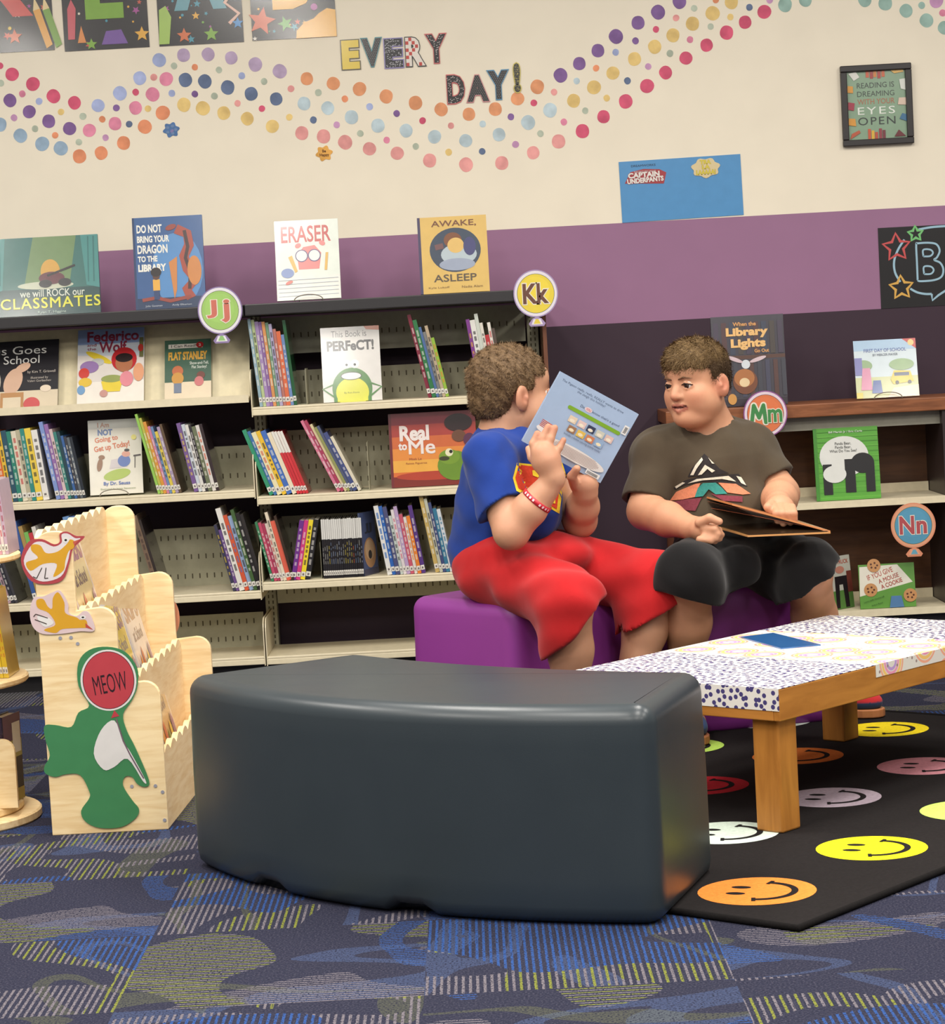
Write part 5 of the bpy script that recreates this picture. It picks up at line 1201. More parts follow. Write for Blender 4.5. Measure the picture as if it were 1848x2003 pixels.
def mesh_field(F, lo, hi, h, B=20):
    lo = np.array(lo, np.float32); n = np.ceil((np.array(hi) - lo) / h / B).astype(int)
    D = np.full(tuple(n * B + 1), 1., np.float32)
    g = np.arange(B + 1, dtype=np.float32) * h
    gx, gy, gz = np.meshgrid(g, g, g, indexing='ij'); base = np.stack([gx.ravel(), gy.ravel(), gz.ravel()], 1)
    half = B * h / 2; rad = half * 1.7321
    for i in range(n[0]):
        for j in range(n[1]):
            for k in range(n[2]):
                o = lo + np.array([i, j, k], np.float32) * (B * h); c = o + half
                d0 = float(F(c[None], c, rad)[0])
                sl = (slice(i * B, i * B + B + 1), slice(j * B, j * B + B + 1), slice(k * B, k * B + B + 1))
                if abs(d0) > rad + .035: D[sl] = d0; continue
                D[sl] = F(base + o, c, rad).reshape(B + 1, B + 1, B + 1)
    s = D < 0
    off = [(a, b, c) for a in (0, 1) for b in (0, 1) for c in (0, 1)]
    m = [x - 1 for x in D.shape]
    cnt = sum(s[a:a + m[0], b:b + m[1], c:c + m[2]].astype(np.int8) for a, b, c in off)
    mix = (cnt > 0) & (cnt < 8); idx = np.full(mix.shape, -1, np.int64); cells = np.argwhere(mix); idx[mix] = np.arange(len(cells))
    val = np.stack([D[cells[:, 0] + a, cells[:, 1] + b, cells[:, 2] + c] for a, b, c in off], 1)
    acc = np.zeros((len(cells), 3), np.float32); num = np.zeros(len(cells), np.float32); of = np.array(off, np.float32)
    for a in range(8):
        for b in range(a + 1, 8):
            if abs(of[a] - of[b]).sum() != 1: continue
            va, vb = val[:, a], val[:, b]; mk = (va < 0) != (vb < 0)
            t = np.where(mk, va / np.where(mk, va - vb, 1), 0)
            acc += np.where(mk[:, None], of[a] + (of[b] - of[a]) * t[:, None], 0); num += mk
    V = lo + h * (cells + acc / num[:, None])
    Q = []
    for ax in range(3):
        sh = [slice(1, -1)] * 3; sh[ax] = slice(0, -1); s2 = list(sh); s2[ax] = slice(1, None)
        e = s[tuple(sh)] != s[tuple(s2)]; p = np.argwhere(e); ins = s[tuple(sh)][e]
        p = p + 1; p[:, ax] -= 1
        u, w = [(1, 2), (2, 0), (0, 1)][ax]
        def cc(du, dw):
            q = p.copy(); q[:, u] -= du; q[:, w] -= dw; return idx[q[:, 0], q[:, 1], q[:, 2]]
        quad = np.stack([cc(1, 1), cc(0, 1), cc(0, 0), cc(1, 0)], 1); quad[~ins] = quad[~ins][:, ::-1]
        Q.append(quad)
    return V, np.concatenate(Q)
def np_object(name, V, Q, m, parent, tint=None):
    me = bpy.data.meshes.new(name); me.vertices.add(len(V)); me.vertices.foreach_set('co', V.astype(np.float32).ravel())
    k = Q.shape[1]
    me.loops.add(Q.size); me.loops.foreach_set('vertex_index', Q.astype(np.int32).ravel())
    me.polygons.add(len(Q)); me.polygons.foreach_set('loop_start', np.arange(0, Q.size, k, dtype=np.int32))
    me.polygons.foreach_set('use_smooth', np.ones(len(Q), bool))
    if tint is not None:
        at = me.color_attributes.new('tint', 'FLOAT_COLOR', 'POINT'); at.data.foreach_set('color', tint.astype(np.float32).ravel())
    me.materials.append(m); me.update(); me.validate()
    ob = bpy.data.objects.new(name, me); COL.objects.link(ob)
    if parent is not None: attach(ob, parent)
    return ob
def tinted(name, ro, sp, sss=0, bump=0, bscale=300, sheen=0, coat=0):
    m = bpy.data.materials.new(name); nt, b = nodes(m); L = nt.links.new
    at = N(nt, 'ShaderNodeAttribute', attribute_name='tint'); tc = N(nt, 'ShaderNodeTexCoord')
    nz = N(nt, 'ShaderNodeTexNoise'); nz.inputs['Scale'].default_value = 45; nz.inputs['Detail'].default_value = 4; L(tc.outputs['Object'], nz.inputs['Vector'])
    hs = N(nt, 'ShaderNodeHueSaturation'); mr = N(nt, 'ShaderNodeMapRange'); mr.inputs['To Min'].default_value = .92; mr.inputs['To Max'].default_value = 1.07
    L(nz.outputs['Fac'], mr.inputs['Value']); L(mr.outputs['Result'], hs.inputs['Value']); L(at.outputs['Color'], hs.inputs['Color']); L(hs.outputs['Color'], b.inputs['Base Color'])
    b.inputs['Roughness'].default_value = ro; b.inputs['Specular IOR Level'].default_value = sp
    if sss: b.inputs['Subsurface Weight'].default_value = sss; b.inputs['Subsurface Radius'].default_value = (1, .35, .2); b.inputs['Subsurface Scale'].default_value = .006
    if bump:
        n2 = N(nt, 'ShaderNodeTexNoise'); n2.inputs['Scale'].default_value = bscale; L(tc.outputs['Object'], n2.inputs['Vector'])
        bp = N(nt, 'ShaderNodeBump'); bp.inputs['Strength'].default_value = bump; bp.inputs['Distance'].default_value = .001; L(n2.outputs['Fac'], bp.inputs['Height']); L(bp.outputs['Normal'], b.inputs['Normal'])
    if sheen: b.inputs['Sheen Weight'].default_value = sheen
    return m
SKIN = tinted('skin', .5, .35, .12, .05, 700); HAIRM = tinted('hair', .6, .25, 0, .3, 900)
FAB = tinted('jersey_fabric', .92, .1, 0, .25, 600, .12)
def folds(seed, amp, wl, stretch=(1, 1, 1)):
    r = np.random.RandomState(seed); ds = []
    for i in range(7):
        v = r.normal(size=3) * np.array(stretch); v /= np.linalg.norm(v); ds.append((A3(v * 2 * math.pi / (wl * r.uniform(.6, 1.7))), r.uniform(0, 6), r.uniform(.5, 1)))
    def f(P):
        w = np.sin(P @ A3((9, 7, 5)) + seed) * .6
        out = np.zeros(len(P), np.float32)
        for k, ph, a in ds: out += a * np.sin(P @ k + ph + w * 2)
        return out * (amp / 3)
    return f
def V3(v): return np.array(v, np.float64)
def J(x, y, d): return np.array(pd(x, y, d))
def flat(n, c): return np.tile(np.array(lin(c), np.float32), (n, 1))
def project(F, P, dirv, it=40):
    """slide points along dirv until they meet the field's surface"""
    P = P.copy()
    for _ in range(it): P += dirv[None] * np.clip(F(P.astype(np.float32))[:, None], -.02, .02) * .8
    return P

def head(sk, C, fwd, up, sc, zs=1.0):
    """adds a head to the skin field; returns the local-to-world map"""
    fwd, up = V3(fwd), V3(up); fwd /= np.linalg.norm(fwd); X = np.cross(fwd, up); X /= np.linalg.norm(X); up = np.cross(X, fwd)
    M = np.stack([X, fwd, up]); L = lambda x, y, z: V3(C) + sc * (X * x + fwd * y + up * z * zs)
    def e(c, r, k=.012, op='u', m=M): sk.ell(L(*c), [r[0] * sc, r[1] * sc, r[2] * sc * zs], m, k, op)
    e((0, -.012, .030), (.074, .092, .078)); e((0, .020, -.028), (.063, .066, .076), .02)
    for s in (-1, 1):
        e((s * .029, .034, -.046), (.040, .040, .040), .02)
        e((s * .034, .052, -.03), (.024, .022, .02), .02); e((s * .038, .012, -.060), (.030, .040, .034), .025)
    e((0, .058, -.088), (.026, .024, .021), .02); e((0, .03, -.096), (.048, .046, .026), .02)
    e((0, .06, .035), (.05, .03, .035), .02)
    # eye hollows, then lids
    for s in (-1, 1): e((s * .031, .093, -.004), (.019, .0125, .0095), .009, 's')
    for s in (-1, 1):
        sk.chain([L(s * .015, .0795, -.002), L(s * .030, .0845, .0044), L(s * .046, .0735, -.001)], [.0030 * sc, .0036 * sc, .0028 * sc], .003)
        sk.chain([L(s * .016, .0785, -.0075), L(s * .030, .0805, -.0122), L(s * .045, .072, -.0075)], [.003 * sc, .0032 * sc, .003 * sc], .003)
    # nose
    sk.chain([L(0, .080, .000), L(0, .0885, -.018), L(0, .0955, -.030)], [.0075 * sc, .0085 * sc, .0112 * sc], .012)
    for s in (-1, 1): e((s * .0105, .0875, -.0335), (.0080, .0085, .0065), .007)
    for s in (-1, 1): e((s * .006, .0925, -.041), (.003, .004, .003), .003, 's')
    # lips around a slightly open mouth
    sk.chain([L(-.029, .0700, -.0560), L(-.012, .0825, -.0552), L(0, .0848, -.0562), L(.012, .0825, -.0552), L(.029, .0700, -.0560)], [.003 * sc, .0042 * sc, .0044 * sc, .0042 * sc, .003 * sc], .008)
    sk.chain([L(-.025, .0715, -.0605), L(0, .0830, -.0700), L(.025, .0715, -.0605)], [.003 * sc, .0056 * sc, .003 * sc], .008)
    sk.chain([L(-.022, .0775, -.0592), L(0, .0895, -.0625), L(.022, .0775, -.0592)], [.0014 * sc, .0034 * sc, .0014 * sc], .002, 's')
    for s in (-1, 1):
        t = math.radians(20) * s; R = np.array([[math.cos(t), math.sin(t), 0], [-math.sin(t), math.cos(t), 0], [0, 0, 1]])
        m2 = R @ M
        e((s * .0765, -.012, -.014), (.0085, .0205, .032), .006, 'u', m2); e((s * .0785, -.014, -.022), (.008, .014, .018), .006)
        e((s * .086, -.008, -.008), (.0055, .0115, .017), .003, 's', m2)
        e((s * .079, -.002, -.014), (.006, .006, .008), .004)
    return L, M, X, fwd, up
def eyes(par, L, M, sc, look=(0, 0), iris=(70, 48, 34), inset=0.):
    for s in (-1, 1):
        c = L(s * .0305, .0722 - inset, -.0038); r = .0122 * sc
        ga = math.radians(look[0]); g = M[1] * math.cos(ga) + M[0] * math.sin(ga) + M[2] * math.radians(look[1]); g /= np.linalg.norm(g)
        vs = []; fs = []; K = 20; Rr = 12
        a = np.cross(g, M[2]); a /= np.linalg.norm(a); b = np.cross(a, g)
        for i in range(Rr + 1):
            t = math.pi * .62 * i / Rr
            for j in range(K):
                p = 2 * math.pi * j / K; vs.append(c + r * (g * math.cos(t) + (a * math.cos(p) + b * math.sin(p)) * math.sin(t)))
        mb = MB(); mats = [mat((20, 14, 12), 'gloss'), mat(iris, 'gloss'), mat((226, 216, 208), 'gloss')]
        for i in range(Rr):
            m = mats[0] if i < 3 else mats[1] if i < 6 else mats[2]
            f = [(i * K + j, i * K + (j + 1) % K, (i + 1) * K + (j + 1) % K, (i + 1) * K + j) for j in range(K)]
            fs.append((f, m))
        mb.v = [tuple(v) for v in vs]
        for f, m in fs:
            q = mb.mi(m)
            for ff in f: mb.f.append(list(ff)); mb.m.append(q)
        mb.build('eye', par, True)
def strands(V, Q, n, length, wd, flow, seed, jit=.5):
    """short tapered hairs standing on a surface, as two-triangle slivers"""
    r = np.random.RandomState(seed)
    k = r.randint(0, len(Q), n); a, b, c, d = (V[Q[k, i]] for i in range(4))
    u, v = r.rand(n, 1), r.rand(n, 1); P = (a * (1 - u) + b * u) * (1 - v) + (d * (1 - u) + c * u) * v
    nn = np.cross(b - a, d - a); nn /= np.linalg.norm(nn, axis=1)[:, None] + 1e-9
    f = flow(P) + r.normal(size=(n, 3)) * jit; f -= nn * (f * nn).sum(1)[:, None] * .7
    f /= np.linalg.norm(f, axis=1)[:, None] + 1e-9
    t = f * .85 + nn * .5; t /= np.linalg.norm(t, axis=1)[:, None]
    s = np.cross(t, nn); s /= np.linalg.norm(s, axis=1)[:, None] + 1e-9
    l = length * r.uniform(.6, 1.2, (n, 1)); P = P - nn * .0015
    mid = P + t * l * .55; tip = P + t * l + f * l * .25
    w = wd
    VV = np.concatenate([P - s * w, P + s * w, mid + s * w * .8, mid - s * w * .8, tip + s * w * .12, tip - s * w * .12]); i = np.arange(n)
    return VV, np.concatenate([np.stack([i, i + n, i + 2 * n, i + 3 * n], 1), np.stack([i + 3 * n, i + 2 * n, i + 4 * n, i + 5 * n], 1)]), np.tile(r.rand(n), 6)
def hair_mesh(name, F, lo, hi, par, c1, c2, flow, seed, h=.0034, n=9000, length=.011, wd=.0006, shade=None):
    V, Q = mesh_field(F, lo, hi, h)
    r = np.random.RandomState(seed); SV, SQ, rr = strands(V, Q, n, length, wd, flow, seed)
    A, B_ = np.array(lin(c1)), np.array(lin(c2))
    w0 = (.5 + .5 * np.sin(V @ V3((300, 210, 260)) + 2 * np.sin(V @ V3((140, 190, 90)))))[:, None] * .55
    T0 = A * (1 - w0) + B_ * w0; T1 = A * (1 - rr[:, None]) + B_ * rr[:, None]
    VV = np.concatenate([V, SV]); T = np.concatenate([T0, T1])
    if shade is not None: T = shade(VV, T)
    return np_object(name, VV, np.concatenate([Q, SQ + len(V)]), HAIRM, par, T)
def hand_chain(sk, pts, r0, r1, k=.004):
    n = len(pts); rs = [r0 + (r1 - r0) * i / (n - 1) for i in range(n)]; sk.chain(pts, rs, k)
def sneaker(par, heel, toe, up_c, side_c, sole_c, w=.082, thr=.058):
    """canvas shoe: sole, upper, toe cap, laces"""
    heel, toe = V3(heel), V3(toe); f = toe - heel; Ln = np.linalg.norm(f); f /= Ln; z = V3((0, 0, 1)); s = np.cross(f, z)
    prof = [(0, .34), (.08, .42), (.25, .44), (.45, .42), (.62, .48), (.78, .50), (.9, .42), (.97, .26), (1.0, .1)]
    L_ = [heel + f * a * Ln + s * b * w for a, b in prof]; R_ = [heel + f * a * Ln - s * b * w for a, b in prof]
    ol = L_ + R_[::-1]
    o = MB().prism([p for p in ol], (0, 0, 1), .022, mat(sole_c, 'plastic')).build('sole', par); bevel(o, .003)
    sh = Sdf(); M = np.stack([s, f, z])
    sh.ell(heel + f * Ln * .2 + z * .05, (w * .42, .05, .045), M); sh.ell(heel + f * Ln * .7 + z * .038, (w * .47, Ln * .28, .034), M, .03); sh.cone(heel + f * Ln * .25 + z * .07, heel + f * Ln * .7 + z * .045, .034, .026, .02); sh.half(heel + z * .0222, -z)
    V, Q = mesh_field(sh, np.minimum(heel, toe) - .09, np.maximum(heel, toe) + [.09, .09, .13], .005)
    t = ((V - heel) @ f) / Ln; hz = V[:, 2] - heel[2]
    T = np.where((hz > thr)[:, None], np.array(lin(up_c)), np.array(lin(side_c)))
    np_object('upper', V, Q, FAB, par, T)
    lc = MB()
    for k in range(4):
        c = heel + f * Ln * (.42 + .09 * k) + z * (.092 - .012 * k); lc.tube([c - s * .018, c + z * .003, c + s * .018], .0025, mat((226, 222, 214), 'cloth'), 6)
    lc.build('laces', par, True)
# ---------------------------------------------------------------- boy in blue, hiding behind a book
def dirn(a, b): d = V3(b) - V3(a); return d / np.linalg.norm(d)
RED = (172, 32, 35)
def boy_blue():
    root = thing('person', pz(1000, 1400, 0), 'boy in blue superhero T-shirt and red shorts holding a picture book to his face', 'person')
    SK1, SK2 = (192, 143, 114), (174, 112, 88)
    pel, bel, che = J(985, 1092, 6.08), J(990, 1000, 6.07), J(1000, 915, 6.06)
    nk, hd = J(985, 850, 6.06), J(1001, 768, 6.06)
    shR, elR, wrR = J(957, 902, 5.90), J(1000, 1040, 5.80), J(1082, 940, 5.78)
    shL, elL, wrL = J(1078, 895, 6.17), J(1134, 1018, 6.02), J(1145, 962, 5.93)
    hpR, knR, anR = J(975, 1110, 6.00), J(1112, 1178, 5.73), J(1122, 1465, 5.80)
    hpL, knL, anL = J(1030, 1098, 6.14), J(1283, 1142, 5.93), J(1215, 1425, 5.88)
    sk = Sdf()
    fw = V3((.86, .42, -.04)); up = V3((-.02, 0, 1))
    L, M, X, F_, U = head(sk, hd, fw, up, 1.06)
    sk.cone(L(0, -.02, -.06), nk + V3((0, 0, -.03)), .050, .058, .02)
    sk.cone(nk, che, .06, .10, .04).ell(che, (.105, .10, .10), None, .03).ell(bel, (.115, .115, .10), None, .04).ell(pel, (.115, .12, .085), None, .04)
    sk.chain([shR, elR], [.050, .044], .02); sk.chain([elR, elR * .55 + wrR * .45, wrR], [.042, .041, .028], .012)
    sk.chain([shL, elL], [.048, .042], .02); sk.chain([elL, elL * .5 + wrL * .5, wrL], [.042, .041, .029], .012)
    # right hand flat on the back cover, four fingers up
    dB = 5.775
    palm = [J(1081, 930, 5.775), J(1068, 900, dB), J(1062, 885, dB)]
    sk.chain(palm, [.028, .031, .028], .012); sk.ell(J(1067, 898, 5.775), (.034, .017, .036), None, .012)
    for pts, r in (([(1046, 884), (1042, 868), (1051, 848)], .0090), ([(1056, 880), (1061, 858), (1072, 835)], .0092), ([(1070, 880), (1077, 858), (1085, 837)], .0092), ([(1085, 890), (1094, 876), (1102, 861)], .0082)):
        hand_chain(sk, [J(x, y, dB - .004 + .004 * i) for i, (x, y) in enumerate(pts)], r * 1.12, r * .92)
    hand_chain(sk, [J(1058, 915, 5.79), J(1040, 895, 5.81), J(1034, 878, 5.825)], .012, .009)
    # left hand under the lower right corner, thumb on the cover
    sk.chain([wrL, J(1143, 948, 5.92)], [.029, .031], .01); sk.ell(J(1142, 944, 5.915), (.036, .024, .028), None, .012)
    hand_chain(sk, [J(1124, 948, 5.90), J(1118, 932, 5.865), J(1128, 917, 5.852)], .0135, .0098)
    for i, x in enumerate((1122, 1137, 1151, 1163)): hand_chain(sk, [J(x, 944, 5.93), J(x + 3, 925, 5.955), J(x + 3, 910, 5.945)], .010, .0085)
    # legs
    for hp, kn, an in ((hpR, knR, anR), (hpL, knL, anL)):
        sk.chain([hp, kn], [.082, .060], .03); c1 = kn * .68 + an * .32; sk.chain([kn, c1, kn * .3 + an * .7, an], [.056, .054, .040, .032], .02); sk.cone(an, an + V3((.02, -.05, -.03)), .034, .03, .015)
    V, Q = mesh_field(sk, (-.22, 5.55, .0), (.62, 6.36, 1.14), .0038)
    T = flat(len(V), SK1); W2 = np.array(lin(SK2))
    def blend(c, r, a):
        w = np.clip(1 - np.linalg.norm(V - V3(c), axis=1) / r, 0, 1)[:, None] * a; T[:] = T * (1 - w) + W2 * w
    blend(L(.08, -.012, -.014), .045, .9); blend(elR, .06, .5); blend(J(1070, 880, dB), .07, .4); blend(J(1130, 930, 5.87), .06, .6); blend(knR, .08, .3)
    for x, y in ((1051, 848), (1072, 835), (1085, 837), (1102, 861)): blend(J(x, y, dB), .02, .8)
    body = np_object('body', V, Q, SKIN, root, T)
    eyes(root, L, M, 1.06, inset=.005)
    # hair: close curls
    hr = Sdf(); hr.ell(L(0, -.014, .034), [q * 1.06 for q in (.081, .100, .083)], M)
    hr.ell(L(0, -.055, -.02), [q * 1.06 for q in (.058, .052, .05)], M, .02)
    def keep(P):
        l = (P - A3(hd)) @ A3(M).T / 1.06; x, y, z = l[:, 0], l[:, 1], l[:, 2]
        a = np.maximum(.040 - z, y - .074); b = np.maximum(y - .022, .005 - z); c = np.maximum(y + .030, -.060 - z)
        return np.minimum(np.minimum(a, b), c) * 1.0
    hr.fn(keep)
    def curl(P):
        q = P * 1.0
        return (-.0022 * np.sin(q[:, 0] * 420 + 2 * np.sin(q[:, 2] * 260)) * np.sin(q[:, 2] * 400 + 2 * np.sin(q[:, 1] * 250)) * np.sin(q[:, 1] * 380 + 1.5 * np.sin(q[:, 0] * 300)) * 1.6).astype(np.float32)
    hr.disp = curl
    hair_mesh('hair', hr, hd - .14, hd + .15, root, (84, 64, 44), (128, 102, 72), lambda P: np.stack([np.sin(P[:, 2] * 300 + P[:, 1] * 90), np.sin(P[:, 0] * 280), np.cos(P[:, 1] * 310 + P[:, 0] * 120)], 1), 5, n=14000, length=.009)
    # T-shirt
    sh = Sdf(); e = .016
    sh.ell(che + V3((0, 0, .02)), (.118, .118, .105), None, .03).ell(bel, (.132, .130, .115), None, .06).ell(pel + V3((-.01, 0, .02)), (.132, .130, .095), None, .05)
    sh.cone(shR, che, .062, .09, .04).cone(shL, che, .058, .09, .04).cone(nk + V3((0, 0, -.03)), che, .066, .10, .03)
    sh.ell(J(1042, 990, 5.97), (.075, .08, .085), None, .05)
    dR = dirn(shR, elR); eR = shR + dR * .135; dL = dirn(shL, elL); eL = shL + dL * .11
    sl = Sdf().cone(shR - dR * .01, eR + dR * .03, .064, .066, 0).half(eR, dR + V3((.25, 0, -.1)))
    sl2 = Sdf().cone(shL, eL + dL * .03, .060, .058, 0).half(eL, dL)
    sh.fn(lambda P: sl(P), 'u', .02); sh.fn(lambda P: sl2(P), 'u', .02)
    sh.cone(eR - dR * .002, elR, .049, .049, .004, 's'); sh.cone(eL - dL * .004, elL, .047, .047, .004, 's')
    sh.cone(L(0, -.02, -.06), nk + V3((.012, -.012, -.018)), .056, .066, .005, 's')
    P1, P2 = J(922, 1122, 6.05), J(1155, 1052, 5.95); sh.half(P1, -np.cross(V3((0, 1, 0)), P2 - P1) if np.cross(V3((0, 1, 0)), P2 - P1)[2] > 0 else np.cross(V3((0, 1, 0)), P2 - P1))
    sh.disp = folds(4, .0046, .075, (1, 1, .6))
    V, Q = mesh_field(sh, (-.24, 5.7, .38), (.42, 6.4, .98), .0042)
    shirt = np_object('t_shirt', V, Q, FAB, root, flat(len(V), (30, 55, 126)))
    # emblem printed on the chest
    DECAL(root, sh, [((1011, 905), (1049, 909), (1098, 900), (1109, 935), (1100, 958), (1094, 1005), (1060, 985), (1010, 960), (1003, 935))], (222, 190, 56), 0, 5.95)
    DECAL(root, sh, [((1015, 909), (1049, 913), (1094, 905), (1103, 935), (1094, 956), (1089, 996), (1062, 979), (1014, 955), (1008, 934))], (196, 66, 46), 1, 5.95)
    DECAL(root, sh, [((1041, 920), (1056, 919), (1060, 926), (1052, 934), (1042, 930)), ((1092, 930), (1106, 925), (1108, 945), (1098, 952), (1092, 942)), ((1076, 976), (1086, 974), (1086, 985), (1080, 984))], (226, 196, 58), 2, 5.95)
    # shorts
    st = Sdf(); st.ell(pel + V3((0, 0, -.015)), (.128, .132, .085), None, .04).ell(J(960, 1125, 6.05), (.075, .11, .06), None, .05).ell(J(1085, 1085, 5.98), (.10, .11, .055), None, .05)
    for hp, kn, an, c1, c2 in ((hpR, knR, anR, (1077, 1280), (1165, 1188)), (hpL, knL, anL, (1215, 1236), (1356, 1158))):
        dk = dirn(kn, an); dt = dirn(hp, kn); ke = kn + dt * .012
        leg = Sdf().chain([hp, ke, kn + dk * .09 + dt * .015, kn + dk * .20 + dt * .015], [.098, .075, .074, .080], .05)
        a, b = J(*c1, kn[1] - .02), J(*c2, kn[1] - .02); nrm = np.cross(V3((0, 1, 0)), b - a); nrm = nrm if nrm @ dk > 0 else -nrm
        leg.half(a, nrm); leg.cone(kn + dk * .05, an, .058, .078, 0, 's')
        st.fn(lambda P, leg=leg: leg(P), 'u', .03)
    st.half((0, 0, BH + .0015 - .004), (0, 0, -1)) if False else None
    top = J(1010, 1040, 6.0); st.half(top, (.02, 0, 1))
    st.disp = folds(9, .0065, .10, (1, 1, .6))
    V, Q = mesh_field(st, (-.26, 5.55, .2), (.66, 6.36, .66), .0058)
    np_object('shorts', V, Q, FAB, root, flat(len(V), RED))
    # red wristband with white lettering
    d = dirn(elR, wrR); c = elR * .38 + wrR * .62; b = V3((0, -1, 0)) - d * (d @ V3((0, -1, 0))); b /= np.linalg.norm(b); a = np.cross(d, b)
    r = .0395; K = 40; vs = []; fs = []
    for j in range(K):
        an = 2 * math.pi * j / K; q = a * math.cos(an) + b * math.sin(an)
        for dd, rr in ((-.006, r), (.006, r - .0012), (.006, r + .0016), (-.006, r + .0028)): vs.append(c + d * dd + q * (rr - .001))
    for j in range(K):
        k = (j + 1) % K
        for i in range(4): fs.append((j * 4 + i, j * 4 + (i + 1) % 4, k * 4 + (i + 1) % 4, k * 4 + i))
    band = MB().add(vs, fs, mat((190, 40, 54), 'plastic')).build('wristband', root, True)
    lt = MB()
    for j in range(9):
        an = math.radians(90 - 56 + j * 14) ; 
        pts = []
        for da, dd in ((-.06, -.003), (.06, -.003), (.06, .003), (-.06, .003)):
            q = a * math.cos(an + da) + b * math.sin(an + da); pts.append(c + d * dd + q * (r + .0021))
        if j != 4: lt.add(pts, [(0, 1, 2, 3)], mat((236, 206, 210), 'plastic'))
    lt.build('wristband_lettering', band)['kind'] = 'stuff'
    for an, fdir in ((anR, V3((.4, -.9, 0))), (anL, V3((.75, -.65, 0)))):
        fdir = fdir / np.linalg.norm(fdir); hl = V3((an[0], an[1], .011)) - fdir * .05; sneaker(root, hl, hl + fdir * .21, (60, 84, 130), (60, 84, 130), (226, 220, 208))
    # the book he holds: back cover to the camera
    o = J(1021, 863, 5.862); pR = J(1174, 945, 5.905); pT = J(1078, 717, 5.85)
    u = pR - o; w = np.linalg.norm(u); u /= w; vv = pT - o; vv -= u * (vv @ u); h = np.linalg.norm(vv); vv /= h; n = np.cross(u, vv)
    o, u, vv, n = Vector(o), Vector(u), Vector(vv), Vector(n)
    t = thing('picture_book', o, 'light blue picture book held up in front of the face of the boy in blue', 'book')
    cm = mat((168, 188, 216), 'gloss')
    cb = MB(); cb.slab(o, u, vv, n, w, h, -.002, 0, cm); cb.slab(o, u, vv, n, w, h, -.013, -.011, cm); cb.slab(o + u * (w - .003), u, vv, n, .003, h, -.0109, -.0021, cm); cb.build('cover', t)
    MB().slab(o + vv * .003 + u * .003, u, vv, n, w - .0065, h - .006, -.0108, -.0022, mat((234, 232, 230))).build('pages', t)
    cv = Canvas(o, u, vv, n, w, h, z0=.0002, kind='gloss'); ink = (86, 100, 124)
    cv.txt('The Pigeon really, really, REALLY wants to drive\nthe sleigh this holiday!', .06, .86, .84, .94, ink, bold=0)
    cv.txt('Do', .38, .73, .43, .765, ink, bold=.01); cv.ell(.48, .745, .045, .03, (232, 206, 206)); cv.txt('YOU', .45, .73, .51, .76, (206, 90, 90), bold=.02); cv.txt("know that's a good", .53, .725, .87, .765, ink, bold=.0)
    cv.line([(.28, .665), (.90, .665)], .042, (128, 172, 48)); cv.circ(.28, .665, .021, (128, 172, 48)); cv.circ(.90, .665, .021, (128, 172, 48))
    cols = [(226, 206, 180), (224, 196, 190), (60, 66, 90), (206, 206, 190), (222, 190, 180), (160, 120, 90), (226, 190, 90), (206, 130, 90), (150, 176, 206)]
    for k in range(5): cv.rect(.33 + .115 * k, .50, .425 + .115 * k, .585, cols[k]); cv.ell(.377 + .115 * k, .53, .03, .02, (238, 228, 206))
    for k in range(4): cv.rect(.37 + .115 * k, .385, .465 + .115 * k, .47, cols[5 + k]); cv.ell(.417 + .115 * k, .42, .03, .02, (240, 226, 190))
    cv.txt('Includes a festive coloring activity inside!', .36, .325, .82, .36, ink, bold=0)
    cv.rect(.92, .68, .98, .80, (232, 230, 226))
    for k in range(7): cv.rect(.933, .70 + .012 * k, .967, .706 + .012 * k, (70, 66, 66))
    cv.ell(.58, .16, .38, .085, (228, 222, 216), 36, rot=-.02)
    for k in range(8): cv.line([(.27 + .02 * abs(k - 3.5), .105 + .016 * k), (.9 - .02 * abs(k - 3.5), .10 + .016 * k)], .004, (170, 140, 130))
    cv.rect(.78, .025, .95, .085, (234, 232, 228))
    for k in range(12): cv.rect(.795 + .011 * k, .035, .801 + .011 * k, .07, (80, 76, 76))
    cv.poly([(.06, .27), (.22, .27), (.24, .36), (.1, .38)], (222, 214, 214)); cv.ell(.14, .26, .09, .04, (236, 232, 230))
    for k in range(5): cv.line([(.07, .29 + .02 * k), (.22, .28 + .02 * k)], .009, (190, 96, 96))
    cv.build('cover_print', t)
def DECAL(par, F, polys, c, layer, d, name='print_on_shirt'):
    """flat print draped on cloth: triangulated outline in the photograph pushed back onto the cloth"""
    mb = MB()
    for po in polys:
        bm = bmesh.new(); vs = [bm.verts.new((x, y, 0)) for x, y in po]; bm.faces.new(vs)
        bmesh.ops.triangulate(bm, faces=bm.faces[:])
        bmesh.ops.subdivide_edges(bm, edges=bm.edges[:], cuts=1, use_grid_fill=True); 
        for _ in range(3):
            bmesh.ops.triangulate(bm, faces=bm.faces[:]); lg = [e for e in bm.edges if e.calc_length() > 6]
            if not lg: break
            bmesh.ops.subdivide_edges(bm, edges=lg, cuts=1)
        bmesh.ops.triangulate(bm, faces=bm.faces[:]); bm.verts.index_update()
        XY = np.array([v.co[:2] for v in bm.verts]); fs = [tuple(v.index for v in f.verts) for f in bm.faces]; bm.free()
        P0 = np.array([np.array(pd(x, y, d - .3)) for x, y in XY]); D0 = P0 - np.array(CP); D0 /= np.linalg.norm(D0, axis=1)[:, None]
        P = P0.copy()
        for _ in range(60): P += D0 * np.clip(F(P.astype(np.float32)), -.02, .03)[:, None] * .8
        P -= D0 * (.0012 + .0022 * layer)
        mb.add(P, fs, mat(c, 'cloth'))
    return mb.build(name, par, True)
boy_blue()

